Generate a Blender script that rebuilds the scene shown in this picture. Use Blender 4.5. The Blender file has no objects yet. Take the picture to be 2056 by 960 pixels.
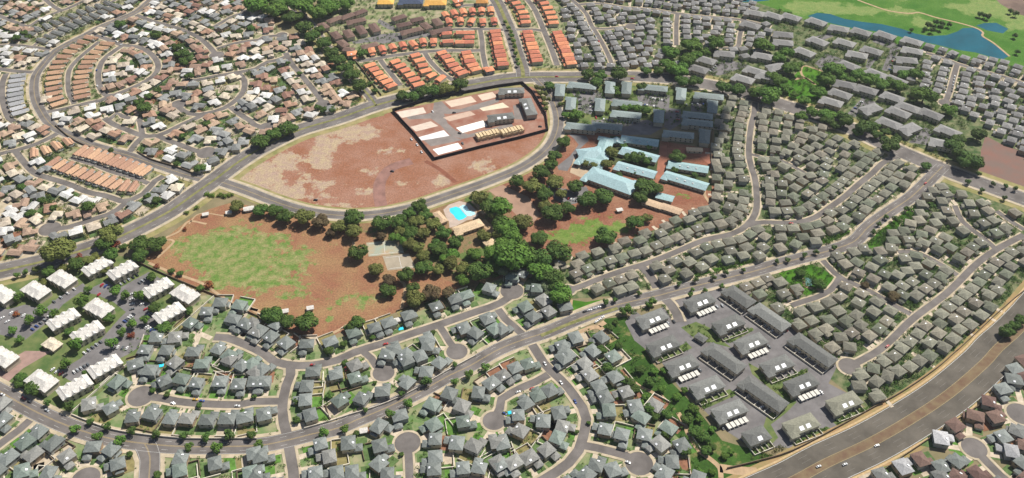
import bpy, math, random
import numpy as np
from mathutils import Vector, geometry
R = math.radians
random.seed(7)
SC = bpy.context.scene
COL = SC.collection

# ------------------------------------------------------------------ camera, sky, sun, exposure
CAM_H, PITCH, FPX = 590.0, R(41.0), 1780.0
cam = bpy.data.cameras.new('camera'); cam.lens = 36.0 * FPX / 2056.0; cam.clip_start = 1.0; cam.clip_end = 60000
camo = bpy.data.objects.new('camera', cam); COL.objects.link(camo)
camo.location = (0, 0, CAM_H); camo.rotation_euler = (math.pi / 2 - PITCH, 0, 0)
SC.camera = camo
SUN_EL, SUN_AZ = R(52), R(48)          # azimuth measured from +Y towards +X
w = bpy.data.worlds.new('World'); SC.world = w; w.use_nodes = True
nt = w.node_tree; bg = nt.nodes['Background']
sky = nt.nodes.new('ShaderNodeTexSky'); sky.sky_type = 'NISHITA'; sky.sun_disc = False
sky.sun_elevation = SUN_EL; sky.sun_rotation = SUN_AZ; sky.air_density = 1.2; sky.dust_density = 1.5; sky.altitude = 600
nt.links.new(sky.outputs[0], bg.inputs[0]); bg.inputs[1].default_value = 0.052
sl = bpy.data.lights.new('sun', 'SUN'); sl.energy = 5.0; sl.angle = R(0.5); sl.color = (1, 0.95, 0.86)
so = bpy.data.objects.new('sun', sl); COL.objects.link(so)
sdir = Vector((math.sin(SUN_AZ) * math.cos(SUN_EL), math.cos(SUN_AZ) * math.cos(SUN_EL), math.sin(SUN_EL)))
so.rotation_euler = sdir.to_track_quat('Z', 'Y').to_euler(); so.location = (0, 0, 1500)
SC.view_settings.view_transform = 'Standard'; SC.view_settings.look = 'None'
SC.view_settings.exposure = 0.36; SC.view_settings.gamma = 1.0
HAZE = 0.00004
SC.cycles.max_bounces = 4; SC.cycles.diffuse_bounces = 2; SC.cycles.glossy_bounces = 2
SC.cycles.volume_bounces = 0; SC.cycles.use_denoising = True

# ------------------------------------------------------------------ surveying: places read off the photograph put on the ground
T4, T5 = 3.9538, 3.6978
TILES = {'G': (0, 0, 1.0), 'K': (760, 150, 5.3333), 'T': (1240, 560, 2.6673), 'P': (860, 380, 8.0), 'Q': (1100, 150, 5.7111)}
for r_, y_ in zip('ABCD', (0, 240, 480, 720)):
    for c_, x_ in zip('1234', (0, 500, 1000, 1500)):
        TILES[r_ + c_] = (x_, y_, T5 if c_ == '4' else T4)
SP, CP = math.sin(PITCH), math.cos(PITCH)
def P(x, y, z=0.0):
    u, v = (x - 1028) / FPX, (y - 480) / FPX
    t = (CAM_H - z) / (SP + v * CP)
    return Vector((u * t, (CP - v * SP) * t, z))
def mpp(y):                                  # metres covered by one photograph pixel
    return CAM_H / (SP + (y - 480) / FPX * CP) / FPX
def px(s):                                   # "A1 10,20 30,40" -> photograph points (x, y, extra...)
    out = []; t = TILES['G']
    for tok in s.split():
        if tok[0].isalpha(): t = TILES[tok]; continue
        v = [float(a) for a in tok.split(',')]
        out.append((t[0] + v[0] / t[2], t[1] + v[1] / t[2]) + tuple(a / t[2] if i == 0 else a for i, a in enumerate(v[2:])))
    return out
def gp(s, z=0.0): return [P(p[0], p[1], z) for p in px(s)]
def smooth(ps, step=4.0):
    if len(ps) < 3:
        out = []
        for a, b in zip(ps, ps[1:]):
            n = max(1, int((b - a).length / step)); out += [a.lerp(b, i / n) for i in range(n)]
        return out + [ps[-1]]
    q = [ps[0] * 2 - ps[1]] + list(ps) + [ps[-1] * 2 - ps[-2]]; out = []
    for i in range(1, len(q) - 2):
        a, b, c, d = q[i - 1:i + 3]; n = max(1, int((c - b).length / step))
        for k in range(n):
            t = k / n
            out.append(0.5 * ((2 * b) + (c - a) * t + (2 * a - 5 * b + 4 * c - d) * t * t + (3 * b - a - 3 * c + d) * t ** 3))
    out.append(ps[-1]); return out
def side(ps, off):
    out = []
    for i, p in enumerate(ps):
        d = (ps[min(i + 1, len(ps) - 1)] - ps[max(i - 1, 0)]); d.z = 0; d.normalize()
        out.append(p + Vector((-d.y, d.x, 0)) * off)
    return out
def along(ps, n):                            # n evenly spaced (point, tangent)
    L = [0]
    for a, b in zip(ps, ps[1:]): L.append(L[-1] + (b - a).length)
    out = []
    for k in range(n):
        s = L[-1] * (k / (n - 1) if n > 1 else .5); i = 0
        while i < len(L) - 2 and L[i + 1] < s: i += 1
        t = (s - L[i]) / max(1e-6, L[i + 1] - L[i])
        out.append((ps[i].lerp(ps[i + 1], t), (ps[i + 1] - ps[i]).normalized()))
    return out
def inside(p, poly):
    c = False; x, y = p[0], p[1]; j = len(poly) - 1
    for i in range(len(poly)):
        a, b = poly[i], poly[j]
        if (a[1] > y) != (b[1] > y) and x < (b[0] - a[0]) * (y - a[1]) / (b[1] - a[1]) + a[0]: c = not c
        j = i
    return c
def nth(n): return '%d%s' % (n, 'th' if 10 < n % 100 < 14 else {1: 'st', 2: 'nd', 3: 'rd'}.get(n % 10, 'th'))

# ------------------------------------------------------------------ materials
MATS = {}
def mat(name, col, rough=0.8, var=0.15, scale=0.5, obj_var=0.0, col2=None, metallic=0.0, bump=0.0, coords='Object', spec=0.3, detail=4):
    if name in MATS: return MATS[name]
    m = bpy.data.materials.new(name); m.use_nodes = True; n = m.node_tree; b = n.nodes['Principled BSDF']
    b.inputs['Roughness'].default_value = rough; b.inputs['Metallic'].default_value = metallic
    b.inputs['Specular IOR Level'].default_value = spec
    c2 = col2 or tuple(min(1, c * (1 + var)) for c in col); c1 = col if col2 else tuple(c * (1 - var) for c in col)
    tc = n.nodes.new('ShaderNodeTexCoord'); no = n.nodes.new('ShaderNodeTexNoise')
    no.inputs['Scale'].default_value = scale; no.inputs['Detail'].default_value = detail; no.inputs['Roughness'].default_value = 0.6
    n.links.new(tc.outputs[coords], no.inputs['Vector'])
    r = n.nodes.new('ShaderNodeValToRGB'); r.color_ramp.elements[0].position = 0.36; r.color_ramp.elements[1].position = 0.64
    r.color_ramp.elements[0].color = (*c1, 1); r.color_ramp.elements[1].color = (*c2, 1)
    n.links.new(no.outputs['Fac'], r.inputs[0]); out = r.outputs[0]
    if obj_var:
        oi = n.nodes.new('ShaderNodeObjectInfo'); h = n.nodes.new('ShaderNodeHueSaturation'); mr = n.nodes.new('ShaderNodeMapRange')
        mr.inputs['To Min'].default_value = 1 - obj_var; mr.inputs['To Max'].default_value = 1 + obj_var
        n.links.new(oi.outputs['Random'], mr.inputs['Value']); n.links.new(mr.outputs[0], h.inputs['Value'])
        m2 = n.nodes.new('ShaderNodeMath'); m2.operation = 'MULTIPLY_ADD'; m2.inputs[1].default_value = 0.02; m2.inputs[2].default_value = 0.49
        n.links.new(oi.outputs['Random'], m2.inputs[0]); n.links.new(m2.outputs[0], h.inputs['Hue'])
        n.links.new(out, h.inputs['Color']); out = h.outputs[0]
    n.links.new(out, b.inputs['Base Color'])
    if bump:
        bp = n.nodes.new('ShaderNodeBump'); bp.inputs['Strength'].default_value = bump
        n.links.new(no.outputs['Fac'], bp.inputs['Height']); n.links.new(bp.outputs[0], b.inputs['Normal'])
    MATS[name] = m; return m
def blendmat(name, base, over, blob_noise=0.12, base2=None, over2=None, fine=0.6):
    """soil showing through growth: the mesh attribute 'cover' says how much grows there, noise breaks its edge"""
    m = bpy.data.materials.new(name); m.use_nodes = True; n = m.node_tree; b = n.nodes['Principled BSDF']
    b.inputs['Roughness'].default_value = 0.95; b.inputs['Specular IOR Level'].default_value = 0.1
    tc = n.nodes.new('ShaderNodeTexCoord'); at = n.nodes.new('ShaderNodeAttribute'); at.attribute_name = 'cover'
    def noise(s, d=6, r=0.65):
        q = n.nodes.new('ShaderNodeTexNoise'); q.inputs['Scale'].default_value = s; q.inputs['Detail'].default_value = d
        q.inputs['Roughness'].default_value = r; n.links.new(tc.outputs['Object'], q.inputs['Vector']); return q
    def ramp(src, a, c, p0=.4, p1=.6):
        q = n.nodes.new('ShaderNodeValToRGB'); q.color_ramp.elements[0].color = (*a, 1); q.color_ramp.elements[1].color = (*c, 1)
        q.color_ramp.elements[0].position = p0; q.color_ramp.elements[1].position = p1; n.links.new(src, q.inputs[0]); return q
    nb = noise(0.03, 8, .7); rb = ramp(nb.outputs['Fac'], base, base2 or base, .38, .62)
    ng = noise(0.12); rg = ramp(ng.outputs['Fac'], over, over2 or over, .4, .62)
    ne = noise(blob_noise, 8, .7)
    ad = n.nodes.new('ShaderNodeMath'); ad.operation = 'MULTIPLY_ADD'; ad.inputs[1].default_value = 3.4; ad.inputs[2].default_value = -1.7
    n.links.new(ne.outputs['Fac'], ad.inputs[0])
    s = n.nodes.new('ShaderNodeMath'); s.operation = 'ADD'; n.links.new(ad.outputs[0], s.inputs[0]); n.links.new(at.outputs['Fac'], s.inputs[1])
    mr = n.nodes.new('ShaderNodeMapRange'); mr.interpolation_type = 'SMOOTHSTEP'; mr.inputs['From Min'].default_value = .35; mr.inputs['From Max'].default_value = .65
    n.links.new(s.outputs[0], mr.inputs['Value'])
    mx = n.nodes.new('ShaderNodeMix'); mx.data_type = 'RGBA'
    n.links.new(mr.outputs[0], mx.inputs[0]); n.links.new(rb.outputs[0], mx.inputs[6]); n.links.new(rg.outputs[0], mx.inputs[7])
    nf = noise(fine, 4, .7); h = n.nodes.new('ShaderNodeHueSaturation'); m3 = n.nodes.new('ShaderNodeMapRange')
    m3.inputs['From Min'].default_value = .3; m3.inputs['From Max'].default_value = .7; m3.inputs['To Min'].default_value = .62; m3.inputs['To Max'].default_value = 1.38
    n.links.new(nf.outputs['Fac'], m3.inputs['Value']); n.links.new(m3.outputs[0], h.inputs['Value']); n.links.new(mx.outputs[2], h.inputs['Color'])
    n.links.new(h.outputs[0], b.inputs['Base Color']); return m

M_ASPH = mat('asphalt', (0.155, 0.140, 0.132), .95, .22, .06, coords='Object', spec=.1, detail=8)
M_ASPH2 = mat('asphalt_lot', (0.17, 0.16, 0.16), .95, .18, .09, spec=.1, detail=8)
M_FWY = mat('asphalt_freeway', (0.115, 0.102, 0.085), .9, .22, .05, spec=.15, detail=10)
M_CONC = mat('concrete_verge', (0.52, 0.43, 0.32), .95, .25, .12, spec=.1, col2=(0.36, 0.31, 0.21), detail=8)
M_DRIVE = mat('concrete_drive', (0.52, 0.44, 0.34), .9, .15, .3, spec=.1)
M_YEL = mat('paint_yellow', (0.45, 0.33, 0.14), .8, .1)
M_WHT = mat('paint_white', (0.7, 0.7, 0.68), .8, .1)
M_DRYV = mat('dry_verge', (0.36, 0.23, 0.12), .95, .2, .08, col2=(0.24, 0.21, 0.09), spec=.05, detail=9)
M_MEDG = mat('median_grass', (0.13, 0.14, 0.05), .95, .2, .15, col2=(0.26, 0.24, 0.11), spec=.05, detail=8)
M_MEDB = mat('median_soil', (0.15, 0.095, 0.065), .95, .2, .1, col2=(0.20, 0.15, 0.09), spec=.05, detail=8)
M_WATER = mat('lake_water', (0.004, 0.085, 0.125), .7, .15, .03, spec=.08)
M_POOL = mat('pool_water', (0.05, 0.62, 0.85), .15, .1, .1, spec=.5)
M_TRUNK = mat('bark', (0.09, 0.06, 0.04), .95)
M_GLASS = mat('window_glass', (0.03, 0.04, 0.05), .15, .1, spec=.6)
M_FENCE = mat('block_wall_pale', (0.62, 0.57, 0.48), .9, .15, .3, obj_var=.15)
M_FENCED = mat('block_wall_brown', (0.16, 0.12, 0.08), .9, .15, .3)

# ------------------------------------------------------------------ mesh helpers
class MB:
    def __init__(s): s.v = []; s.f = []; s.m = []
    def face(s, ps, mi=0):
        i = len(s.v); s.v += [tuple(p) for p in ps]; s.f.append(tuple(range(i, i + len(ps)))); s.m.append(mi)
    def box(s, x0, x1, y0, y1, z0, z1, mi=0, bottom=False):
        i = len(s.v)
        s.v += [(x0, y0, z0), (x1, y0, z0), (x1, y1, z0), (x0, y1, z0), (x0, y0, z1), (x1, y0, z1), (x1, y1, z1), (x0, y1, z1)]
        fs = [(0, 1, 5, 4), (1, 2, 6, 5), (2, 3, 7, 6), (3, 0, 4, 7), (4, 5, 6, 7)] + ([(3, 2, 1, 0)] if bottom else [])
        s.f += [tuple(i + k for k in f) for f in fs]; s.m += [mi] * len(fs)
    def obox(s, c, d, L, W, z0, z1, mi=0):           # oriented box
        n = Vector((-d.y, d.x, 0)); a = d * (L / 2); b = n * (W / 2); i = len(s.v)
        for z in (z0, z1):
            for p in (c - a - b, c + a - b, c + a + b, c - a + b): s.v.append((p.x, p.y, z))
        fs = [(0, 1, 5, 4), (1, 2, 6, 5), (2, 3, 7, 6), (3, 0, 4, 7), (4, 5, 6, 7)]
        s.f += [tuple(i + k for k in f) for f in fs]; s.m += [mi] * 5
    def hip(s, cx, cy, W, D, z, rise, mi=0, gable=False, t=.3, ov=.6):
        W += 2 * ov; D += 2 * ov; x0, x1, y0, y1 = cx - W / 2, cx + W / 2, cy - D / 2, cy + D / 2
        k = 0 if gable else min(W, D) / 2; i = len(s.v)
        s.v += [(x0, y0, z), (x1, y0, z), (x1, y1, z), (x0, y1, z), (x0, y0, z + t), (x1, y0, z + t), (x1, y1, z + t), (x0, y1, z + t)]
        if W >= D: s.v += [(x0 + k, cy, z + t + rise), (x1 - k, cy, z + t + rise)]; top = [(4, 5, 9, 8), (6, 7, 8, 9), (5, 6, 9), (7, 4, 8)]
        else: s.v += [(cx, y0 + k, z + t + rise), (cx, y1 - k, z + t + rise)]; top = [(5, 6, 9, 8), (7, 4, 8, 9), (4, 5, 8), (6, 7, 9)]
        fs = [(0, 1, 5, 4), (1, 2, 6, 5), (2, 3, 7, 6), (3, 0, 4, 7), (3, 2, 1, 0)] + top
        s.f += [tuple(i + q for q in f) for f in fs]; s.m += [mi] * len(fs)
    def mesh(s, name, mats):
        me = bpy.data.meshes.new(name); me.from_pydata(s.v, [], s.f); me.update()
        for m in (mats if isinstance(mats, (list, tuple)) else [mats]): me.materials.append(m)
        if any(s.m): me.polygons.foreach_set('material_index', s.m)
        return me
def link(name, data, parent=None, loc=None, rz=0.0):
    o = bpy.data.objects.new(name, data); COL.objects.link(o)
    if parent: o.parent = parent
    if loc is not None: o.location = loc
    if rz: o.rotation_euler = (0, 0, rz)
    return o
def tag(o, label=None, cat=None, group=None, kind=None):
    if label: o['label'] = label
    if cat: o['category'] = cat
    if group: o['group'] = group
    if kind: o['kind'] = kind
    return o
def struct(name, mb, mats, label=None, cat='ground'):
    return tag(link(name, mb.mesh(name, mats)), label, cat, kind='structure')
def empty(name, loc, rz=0.0):
    o = link(name, None, None, loc, rz); o.empty_display_size = 1; return o

LAY = [0.01]
def zone(name, s, m, label, cell=None, blobs=(), z=None, cat='ground', kind='structure', base=0.0):
    """a piece of ground; blobs = ((photo x, photo y, rx, ry, strength), ...) say where growth covers it"""
    poly = gp(s); LAY[0] += 0.0011; z = z or LAY[0]
    if poly_area(poly) < 0: poly.reverse()
    vs = [p.xy for p in poly]; n = len(vs); es = [(i, (i + 1) % n) for i in range(n)]
    if cell:
        xs = [p.x for p in vs]; ys = [p.y for p in vs]
        for i in range(int((max(xs) - min(xs)) / cell)):
            for j in range(int((max(ys) - min(ys)) / cell)):
                q = Vector((min(xs) + (i + .5) * cell, min(ys) + (j + .5 + .5 * (i % 2)) * cell))
                if inside(q, vs): vs.append(q)
    V, E, F, *_ = geometry.delaunay_2d_cdt(vs, es, [], 1, 1e-4)
    me = bpy.data.meshes.new(name); me.from_pydata([(v.x, v.y, z) for v in V], [], [f[:] for f in F]); me.materials.append(m)
    a = me.attributes.new('cover', 'FLOAT', 'POINT'); bl = []
    for q in blobs:
        c = P(q[0], q[1]); k = mpp(q[1]); bl.append((c.x, c.y, q[2] * k, q[3] * k / (SP + (q[1] - 480) / FPX * CP), q[4]))
    vals = []
    for v in V:
        t = base
        for (cx, cy, rx, ry, st) in bl:
            d = ((v.x - cx) / rx) ** 2 + ((v.y - cy) / ry) ** 2
            t += st * math.exp(-d * d * .7)
        vals.append(t)
    a.data.foreach_set('value', vals); me.update()
    return tag(link(name, me), label, cat, kind=kind)
def poly_area(p): return sum(a.x * b.y - b.x * a.y for a, b in zip(p, p[1:] + p[:1])) / 2

# ================================================================== THE GROUND
gm = MB(); S_ = 6000; gm.face([(-S_, -S_, 0), (S_, -S_, 0), (S_, S_, 0), (-S_, S_, 0)])
struct('ground', gm, mat('ground_soil', (0.17, 0.155, 0.085), .95, .2, .05, col2=(0.25, 0.20, 0.12), spec=.05, detail=10), 'dry open ground under and beyond the town')

Z_LEFT = "G -80,-45 480,-45 560,60 620,90 690,170 745,212 600,250 540,285 420,370 270,455 150,500 -80,545"
Z_FORE = "G -80,770 0,790 150,830 330,600 430,592 560,660 640,690 800,640 940,590 1060,535 1130,590 1140,640 1200,670 1290,790 1390,910 1420,990 -80,990"
Z_OL1 = "G 1440,190 1560,213 1700,285 1870,345 1800,420 1660,505 1500,545 1400,565 1290,600 1150,585 1100,545 1130,525 1250,490 1438,412 1430,350"
Z_OL2 = "G 1885,375 2100,455 2130,540 2045,610 1972,668 1912,722 1845,778 1795,812 1745,815 1690,745 1600,660 1530,605 1460,580 1600,540 1700,510 1790,450"
Z_OL3 = "G 1110,-40 1460,-40 1540,40 1545,105 1500,125 1400,85 1335,100 1330,138 1165,138 1150,90"
Z_OL4 = "G 1850,95 1900,105 2100,150 2100,345 1985,255 1890,205 1825,165"
Z_CON = "G 1350,90 1500,60 1560,15 1620,45 1850,95 1830,170 1960,235 1890,330 1700,250 1560,205 1440,175 1340,140"
M_YARDL = mat('yard_left', (0.36, 0.31, 0.21), .95, .2, .09, col2=(0.12, 0.17, 0.06), spec=.05, detail=10)
M_YARDF = mat('yard_front', (0.12, 0.20, 0.07), .95, .2, .07, col2=(0.32, 0.29, 0.18), spec=.05, detail=10)
M_YARDO = mat('yard_right', (0.045, 0.09, 0.028), .95, .2, .12, col2=(0.20, 0.20, 0.11), spec=.05, detail=10)
zone('ground', Z_LEFT, M_YARDL, 'dry sandy yards between the mixed roofs at left')
zone('ground', Z_FORE, M_YARDF, 'green and dry yards between the slate grey roofs')
zone('ground', "G 1100,545 1438,412 1430,150 1560,-45 2150,-45 2150,560 1760,835 1440,580 1150,600", M_YARDO, 'dark green yards between the olive grey roofs')
zone('ground', "G 1105,-45 1560,-45 1560,150 1150,142", M_YARDO, 'dark green yards between far grey roofs')
zone('ground', "G 560,100 640,30 700,-40 1105,-40 1160,140 1060,150 950,165 800,195 760,200", M_YARDL, 'sandy yards between the orange roofs')
M_GREEN = mat('lawn_green', (0.035, 0.115, 0.012), .95, .2, .05, col2=(0.085, 0.20, 0.02), spec=.05, detail=9)
M_LAWN = mat('lawn_mixed', (0.075, 0.125, 0.04), .95, .2, .08, col2=(0.17, 0.19, 0.075), spec=.05, detail=9)
golf = blendmat('golf_turf', (0.045, 0.135, 0.015), (0.20, 0.25, 0.08), .02, (0.085, 0.18, 0.03), (0.14, 0.22, 0.06))
zone('golf_course', "G 1440,-60 1490,-5 1545,14 1620,40 1700,58 1800,88 1900,110 2030,132 2200,170 2200,-60", golf, 'bright green golf course turf beyond the roofs', 8,
     [(1640, 15, 90, 14, .7), (1780, 22, 70, 9, .6), (1960, 20, 80, 16, .8), (2045, 30, 60, 30, .6), (1850, 48, 20, 9, .8)], base=.05)
zone('lake', "A4 450,120 520,95 620,105 720,140 850,162 1000,180 1150,215 1250,250 1350,268 1480,262 1560,235 1600,210 1700,205 1760,240 1750,270 1800,310 1880,360 1940,420 1900,440 1800,420 1700,390 1560,370 1400,330 1300,310 1200,290 1100,262 950,232 800,212 650,180 520,145", M_WATER, 'long teal lake along the golf course', cat='water')
zone('lake', "A4 1700,190 1760,172 1850,170 1940,215 1900,248 1780,225", M_WATER, 'small pond behind the long lake', cat='water')
zone('lake', "A4 -60,-30 170,-20 165,2 60,14 -60,14", M_WATER, 'strip of lake at the top edge', cat='water')
zone('soil', "A4 1780,-80 2100,-80 2100,130 2000,100 1880,30", mat('soil_brown', (0.16, 0.11, 0.085), .95, .25, .04), 'bare brown field beyond the golf course')
zone('lawn', "A4 330,590 400,500 430,488 560,530 600,590 580,680 500,780 330,775 240,700 120,650 200,560", M_GREEN, 'green neighbourhood park lawn with looping path')
fieldm = blendmat('red_earth', (0.255, 0.11, 0.062), (0.40, 0.31, 0.20), .055, (0.31, 0.17, 0.12), (0.35, 0.25, 0.20))
zone('red_earth_field', "G 463,368 475,345 500,325 560,292 620,268 690,245 770,226 1055,166 1105,200 1112,262 1090,300 1040,335 980,360 900,390 830,412 760,425 690,428 620,418 560,402 500,385",
     fieldm, 'graded red earth field with pale dry patches', 5,
     [(520, 350, 50, 30, .8), (580, 320, 30, 18, .6), (650, 310, 25, 30, .75), (690, 270, 70, 18, .75), (560, 385, 50, 12, .7), (640, 395, 60, 12, .5), (740, 345, 30, 10, .45),
      (790, 300, 30, 10, .5), (885, 362, 16, 14, .7), (800, 370, 20, 8, .4), (970, 335, 28, 14, .5), (650, 370, 20, 12, .5), (730, 380, 20, 12, .4), (690, 412, 60, 5, .6), (700, 260, 90, 14, .3), (600, 350, 60, 40, .3), (1000, 330, 60, 20, .2)], base=-.02)
sportm = blendmat('sports_turf', (0.25, 0.115, 0.068), (0.11, 0.19, 0.04), .09, (0.29, 0.18, 0.09), (0.27, 0.25, 0.11))
zone('sports_field', "G 288,525 330,480 380,440 420,420 470,405 540,425 610,440 690,450 740,460 800,520 850,545 940,560 935,580 900,592 830,615 760,640 700,660 655,680 640,685 560,655 500,630 420,592 380,575 330,545",
     sportm, 'worn sports field of red soil and patchy grass', 4,
     [(400, 495, 62, 26, .75), (460, 510, 80, 46, .75), (530, 510, 80, 48, .62), (605, 525, 32, 30, .5), (470, 560, 80, 30, .6), (570, 575, 70, 26, .45), (470, 455, 60, 14, .35), (690, 610, 90, 25, .28), (662, 640, 9, 6, 1.1), (600, 585, 25, 12, .35), (720, 600, 50, 18, .25), (660, 490, 20, 15, .2)], base=-.08)
parkm = blendmat('park_ground', (0.25, 0.14, 0.075), (0.07, 0.13, 0.03), .06, (0.20, 0.15, 0.08), (0.12, 0.16, 0.05))
zone('park_ground', "G 640,436 700,446 800,432 870,410 930,392 975,372 1010,400 1050,470 1070,500 1105,545 1060,540 1000,560 945,585 880,555 820,545 740,470 690,452", parkm, 'shaded park ground under the big trees', 5,
     [(1000, 520, 60, 30, .6), (960, 400, 30, 14, .9), (800, 500, 40, 20, .3), (900, 520, 40, 20, .5), (1040, 500, 40, 30, .7)], base=.1)
schoolm = blendmat('school_ground', (0.215, 0.085, 0.052), (0.10, 0.18, 0.03), .07, (0.29, 0.16, 0.10), (0.17, 0.22, 0.06))
zone('school_field', "G 975,372 1060,335 1140,270 1180,258 1430,300 1440,410 1250,488 1130,522 1085,520 1045,470 1010,400", schoolm, 'red soil and green turf of the school grounds', 4,
     [(1200, 450, 60, 22, .9), (1150, 475, 60, 20, .9), (1250, 460, 30, 14, .4), (1210, 440, 6, 4, -1.), (1165, 446, 6, 4, -1.), (1222, 448, 7, 4, -1), (1138, 455, 6, 4, -1), (1195, 433, 7, 3, -1), (1380, 395, 30, 8, .5), (1110, 440, 25, 8, .2)], base=-.25)
zone('ground', "G 975,378 1010,372 1060,395 1085,430 1070,448 1045,440 1010,405", mat('pale_earth', (0.33, 0.21, 0.15), .95, .15, .05, detail=9), 'pale graded earth beside the school drive')
zone('soil', "B4 1770,120 1900,190 2120,260 2120,570 2000,530 1850,455 1640,372 1735,310 1735,230", mat('soil_mauve', (0.17, 0.12, 0.10), .95, .2, .05, col2=(0.21, 0.11, 0.085), detail=9), 'bare mauve earth lot at the right edge')
zone('lawn', "G 1110,165 1250,158 1345,165 1440,190 1432,262 1330,250 1180,258 1130,262 1135,210", M_LAWN, 'green lawns between the pale grey condominium blocks')
greenb = blendmat('greenbelt_turf', (0.03, 0.07, 0.012), (0.07, 0.125, 0.025), .06, (0.05, 0.11, 0.02), (0.16, 0.15, 0.06))
zone('lawn', "G 1130,672 1200,668 1215,640 1258,635 1310,730 1390,810 1450,885 1520,905 1560,918 1480,960 1440,985 1390,985 1385,900 1330,850 1290,790 1240,725 1180,690", greenb, 'dark green belt of turf running down to the freeway', 5,
     [(1250, 660, 20, 12, .5), (1400, 900, 50, 20, .4)], base=.1)
zone('lawn', "C3 440,560 560,480 700,500 820,480 830,500 700,560 600,600 500,660 380,700 330,640", M_GREEN, 'green corner lawn above the boulevard')
zone('lawn', "C4 230,250 450,180 560,220 645,290 620,340 500,400 440,420 360,370", M_GREEN, 'small green park with round paved court')
zone('lawn', "G -80,505 0,530 130,500 290,520 400,592 300,700 150,835 0,785 -80,765", M_LAWN, 'lawns between the white roofed condominiums')
zone('parking_lot', "C1 1180,262 1320,340 1230,430 1130,490 1230,520 1260,760 1010,920 D1 560,180 450,110 C1 640,949 700,880 800,800 940,640 1000,580 900,500 760,440 640,420 500,520 380,660 200,800 0,760 -100,700 -100,580 0,540 60,560 200,520 350,560 470,460 660,350 700,400 850,330 930,400", M_ASPH2, 'asphalt parking courts among the white roofed condominiums', cat='parking lot')
zone('parking_lot', "T 290,120 330,60 560,40 760,150 930,260 1050,330 1190,440 1130,560 1320,660 1180,760 1150,870 930,905 720,905 560,800 420,660 330,580 230,440 90,330 40,230 90,170 150,210", M_ASPH2, 'grey asphalt lanes between the long townhouse blocks', cat='parking lot')
for s_ in ("T 340,260 420,230 490,260 560,330 610,370 500,340 440,340 400,310", "T 200,425 370,340 400,370 230,450", "T 430,665 600,590 640,620 460,700", "T 700,450 830,520 960,600 940,680 820,590 720,510",
           "T 860,545 1010,480 1020,500 870,560", "T 560,325 720,260 730,275 600,345", "T 800,730 930,640 960,660 900,720 820,780 860,850 780,930 740,925", "T 930,885 1120,790 1140,800 960,905", "T 1150,765 1340,680 1370,690 1180,790", "T 240,140 290,130 330,200 310,230 280,200"):
    zone('lawn', s_, M_LAWN, 'clipped green strip beside the long townhouse blocks')
for s_ in ("Q 250,180 520,170 720,250 1000,300 1380,380 1530,400 1530,560 1400,640 1330,600 1350,400 1050,330 760,320 690,290 540,290 520,460 340,430 350,300", "Q 1010,200 1400,240 1390,380 1050,350", "Q 500,520 1150,520 1330,600 1180,690 760,690 500,620", "Q 1640,300 1790,300 1780,430 1640,420"):
    zone('parking_lot', s_, M_ASPH2, 'asphalt parking court among the pale grey condominium blocks', cat='parking lot')
for s_, l_ in (("B3 550,110 700,130 720,170 640,240 600,330 550,410 480,400 470,370 570,290 640,200 600,150", 'school drop off drive'), ("B3 400,520 560,560 700,530 720,570 640,660 560,680 450,640", 'shaded school car park'),
               ("A2 820,330 1060,270 1500,235 1560,270 1300,310 1060,350 1010,330 830,350", 'asphalt court among the brown roofed blocks'), ("A2 1030,150 1150,210 1170,250 1100,230 1020,180", 'small court by the brown roofed blocks')):
    zone('parking_lot', s_, M_ASPH2, l_, cat='parking lot')
for s_ in ("A4 470,280 640,240 640,270 480,330", "A4 900,430 960,440 900,520 880,500", "A4 1080,320 1150,340 1050,530 1000,520", "A4 740,850 860,720 960,760 800,870", "A4 500,470 590,400 720,440 560,520", "A3 1660,590 1740,500 1850,480 2000,520 1760,600", "A4 990,260 1100,320 1060,360 930,310", "B4 1200,170 1320,60 1380,80 1330,190"):
    zone('parking_lot', s_, M_ASPH2, 'small parking court among far condominiums', cat='parking lot')
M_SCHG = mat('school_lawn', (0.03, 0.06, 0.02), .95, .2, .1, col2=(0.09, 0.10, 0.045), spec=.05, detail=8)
for s_ in ('B3 890,130 1290,150 1250,480 960,390 880,330', 'B3 1345,320 1680,370 1700,570 1310,510', 'B3 640,330 760,360 760,390 650,370', 'B3 1000,580 1250,560 1250,640 1120,660'): zone('lawn', s_, M_SCHG, 'dark green grass between the school wings')
brick = mat('red_paving', (0.30, 0.12, 0.075), .9, .15, .1)
zone('path', "B3 1290,210 1340,205 1345,330 1290,520 1240,510 1275,330", brick, 'brick red walkway through the school', cat='path')
zone('path', "B3 1345,225 1680,225 1700,370 1640,330 1600,290 1350,270", brick, 'brick red school court', cat='path')
zone('path', "B3 600,310 760,400 700,480 570,420", mat('school_paving', (0.42, 0.32, 0.22), .9, .1, .1), 'tan paved school entrance', cat='path')
zone('path', "D1 -60,90 200,-60 420,-60 300,10 180,80 40,210 -60,170", mat('pink_paving', (0.30, 0.20, 0.17), .9, .15, .1), 'reddish paved entrance drive of the condominiums', cat='path')

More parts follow.
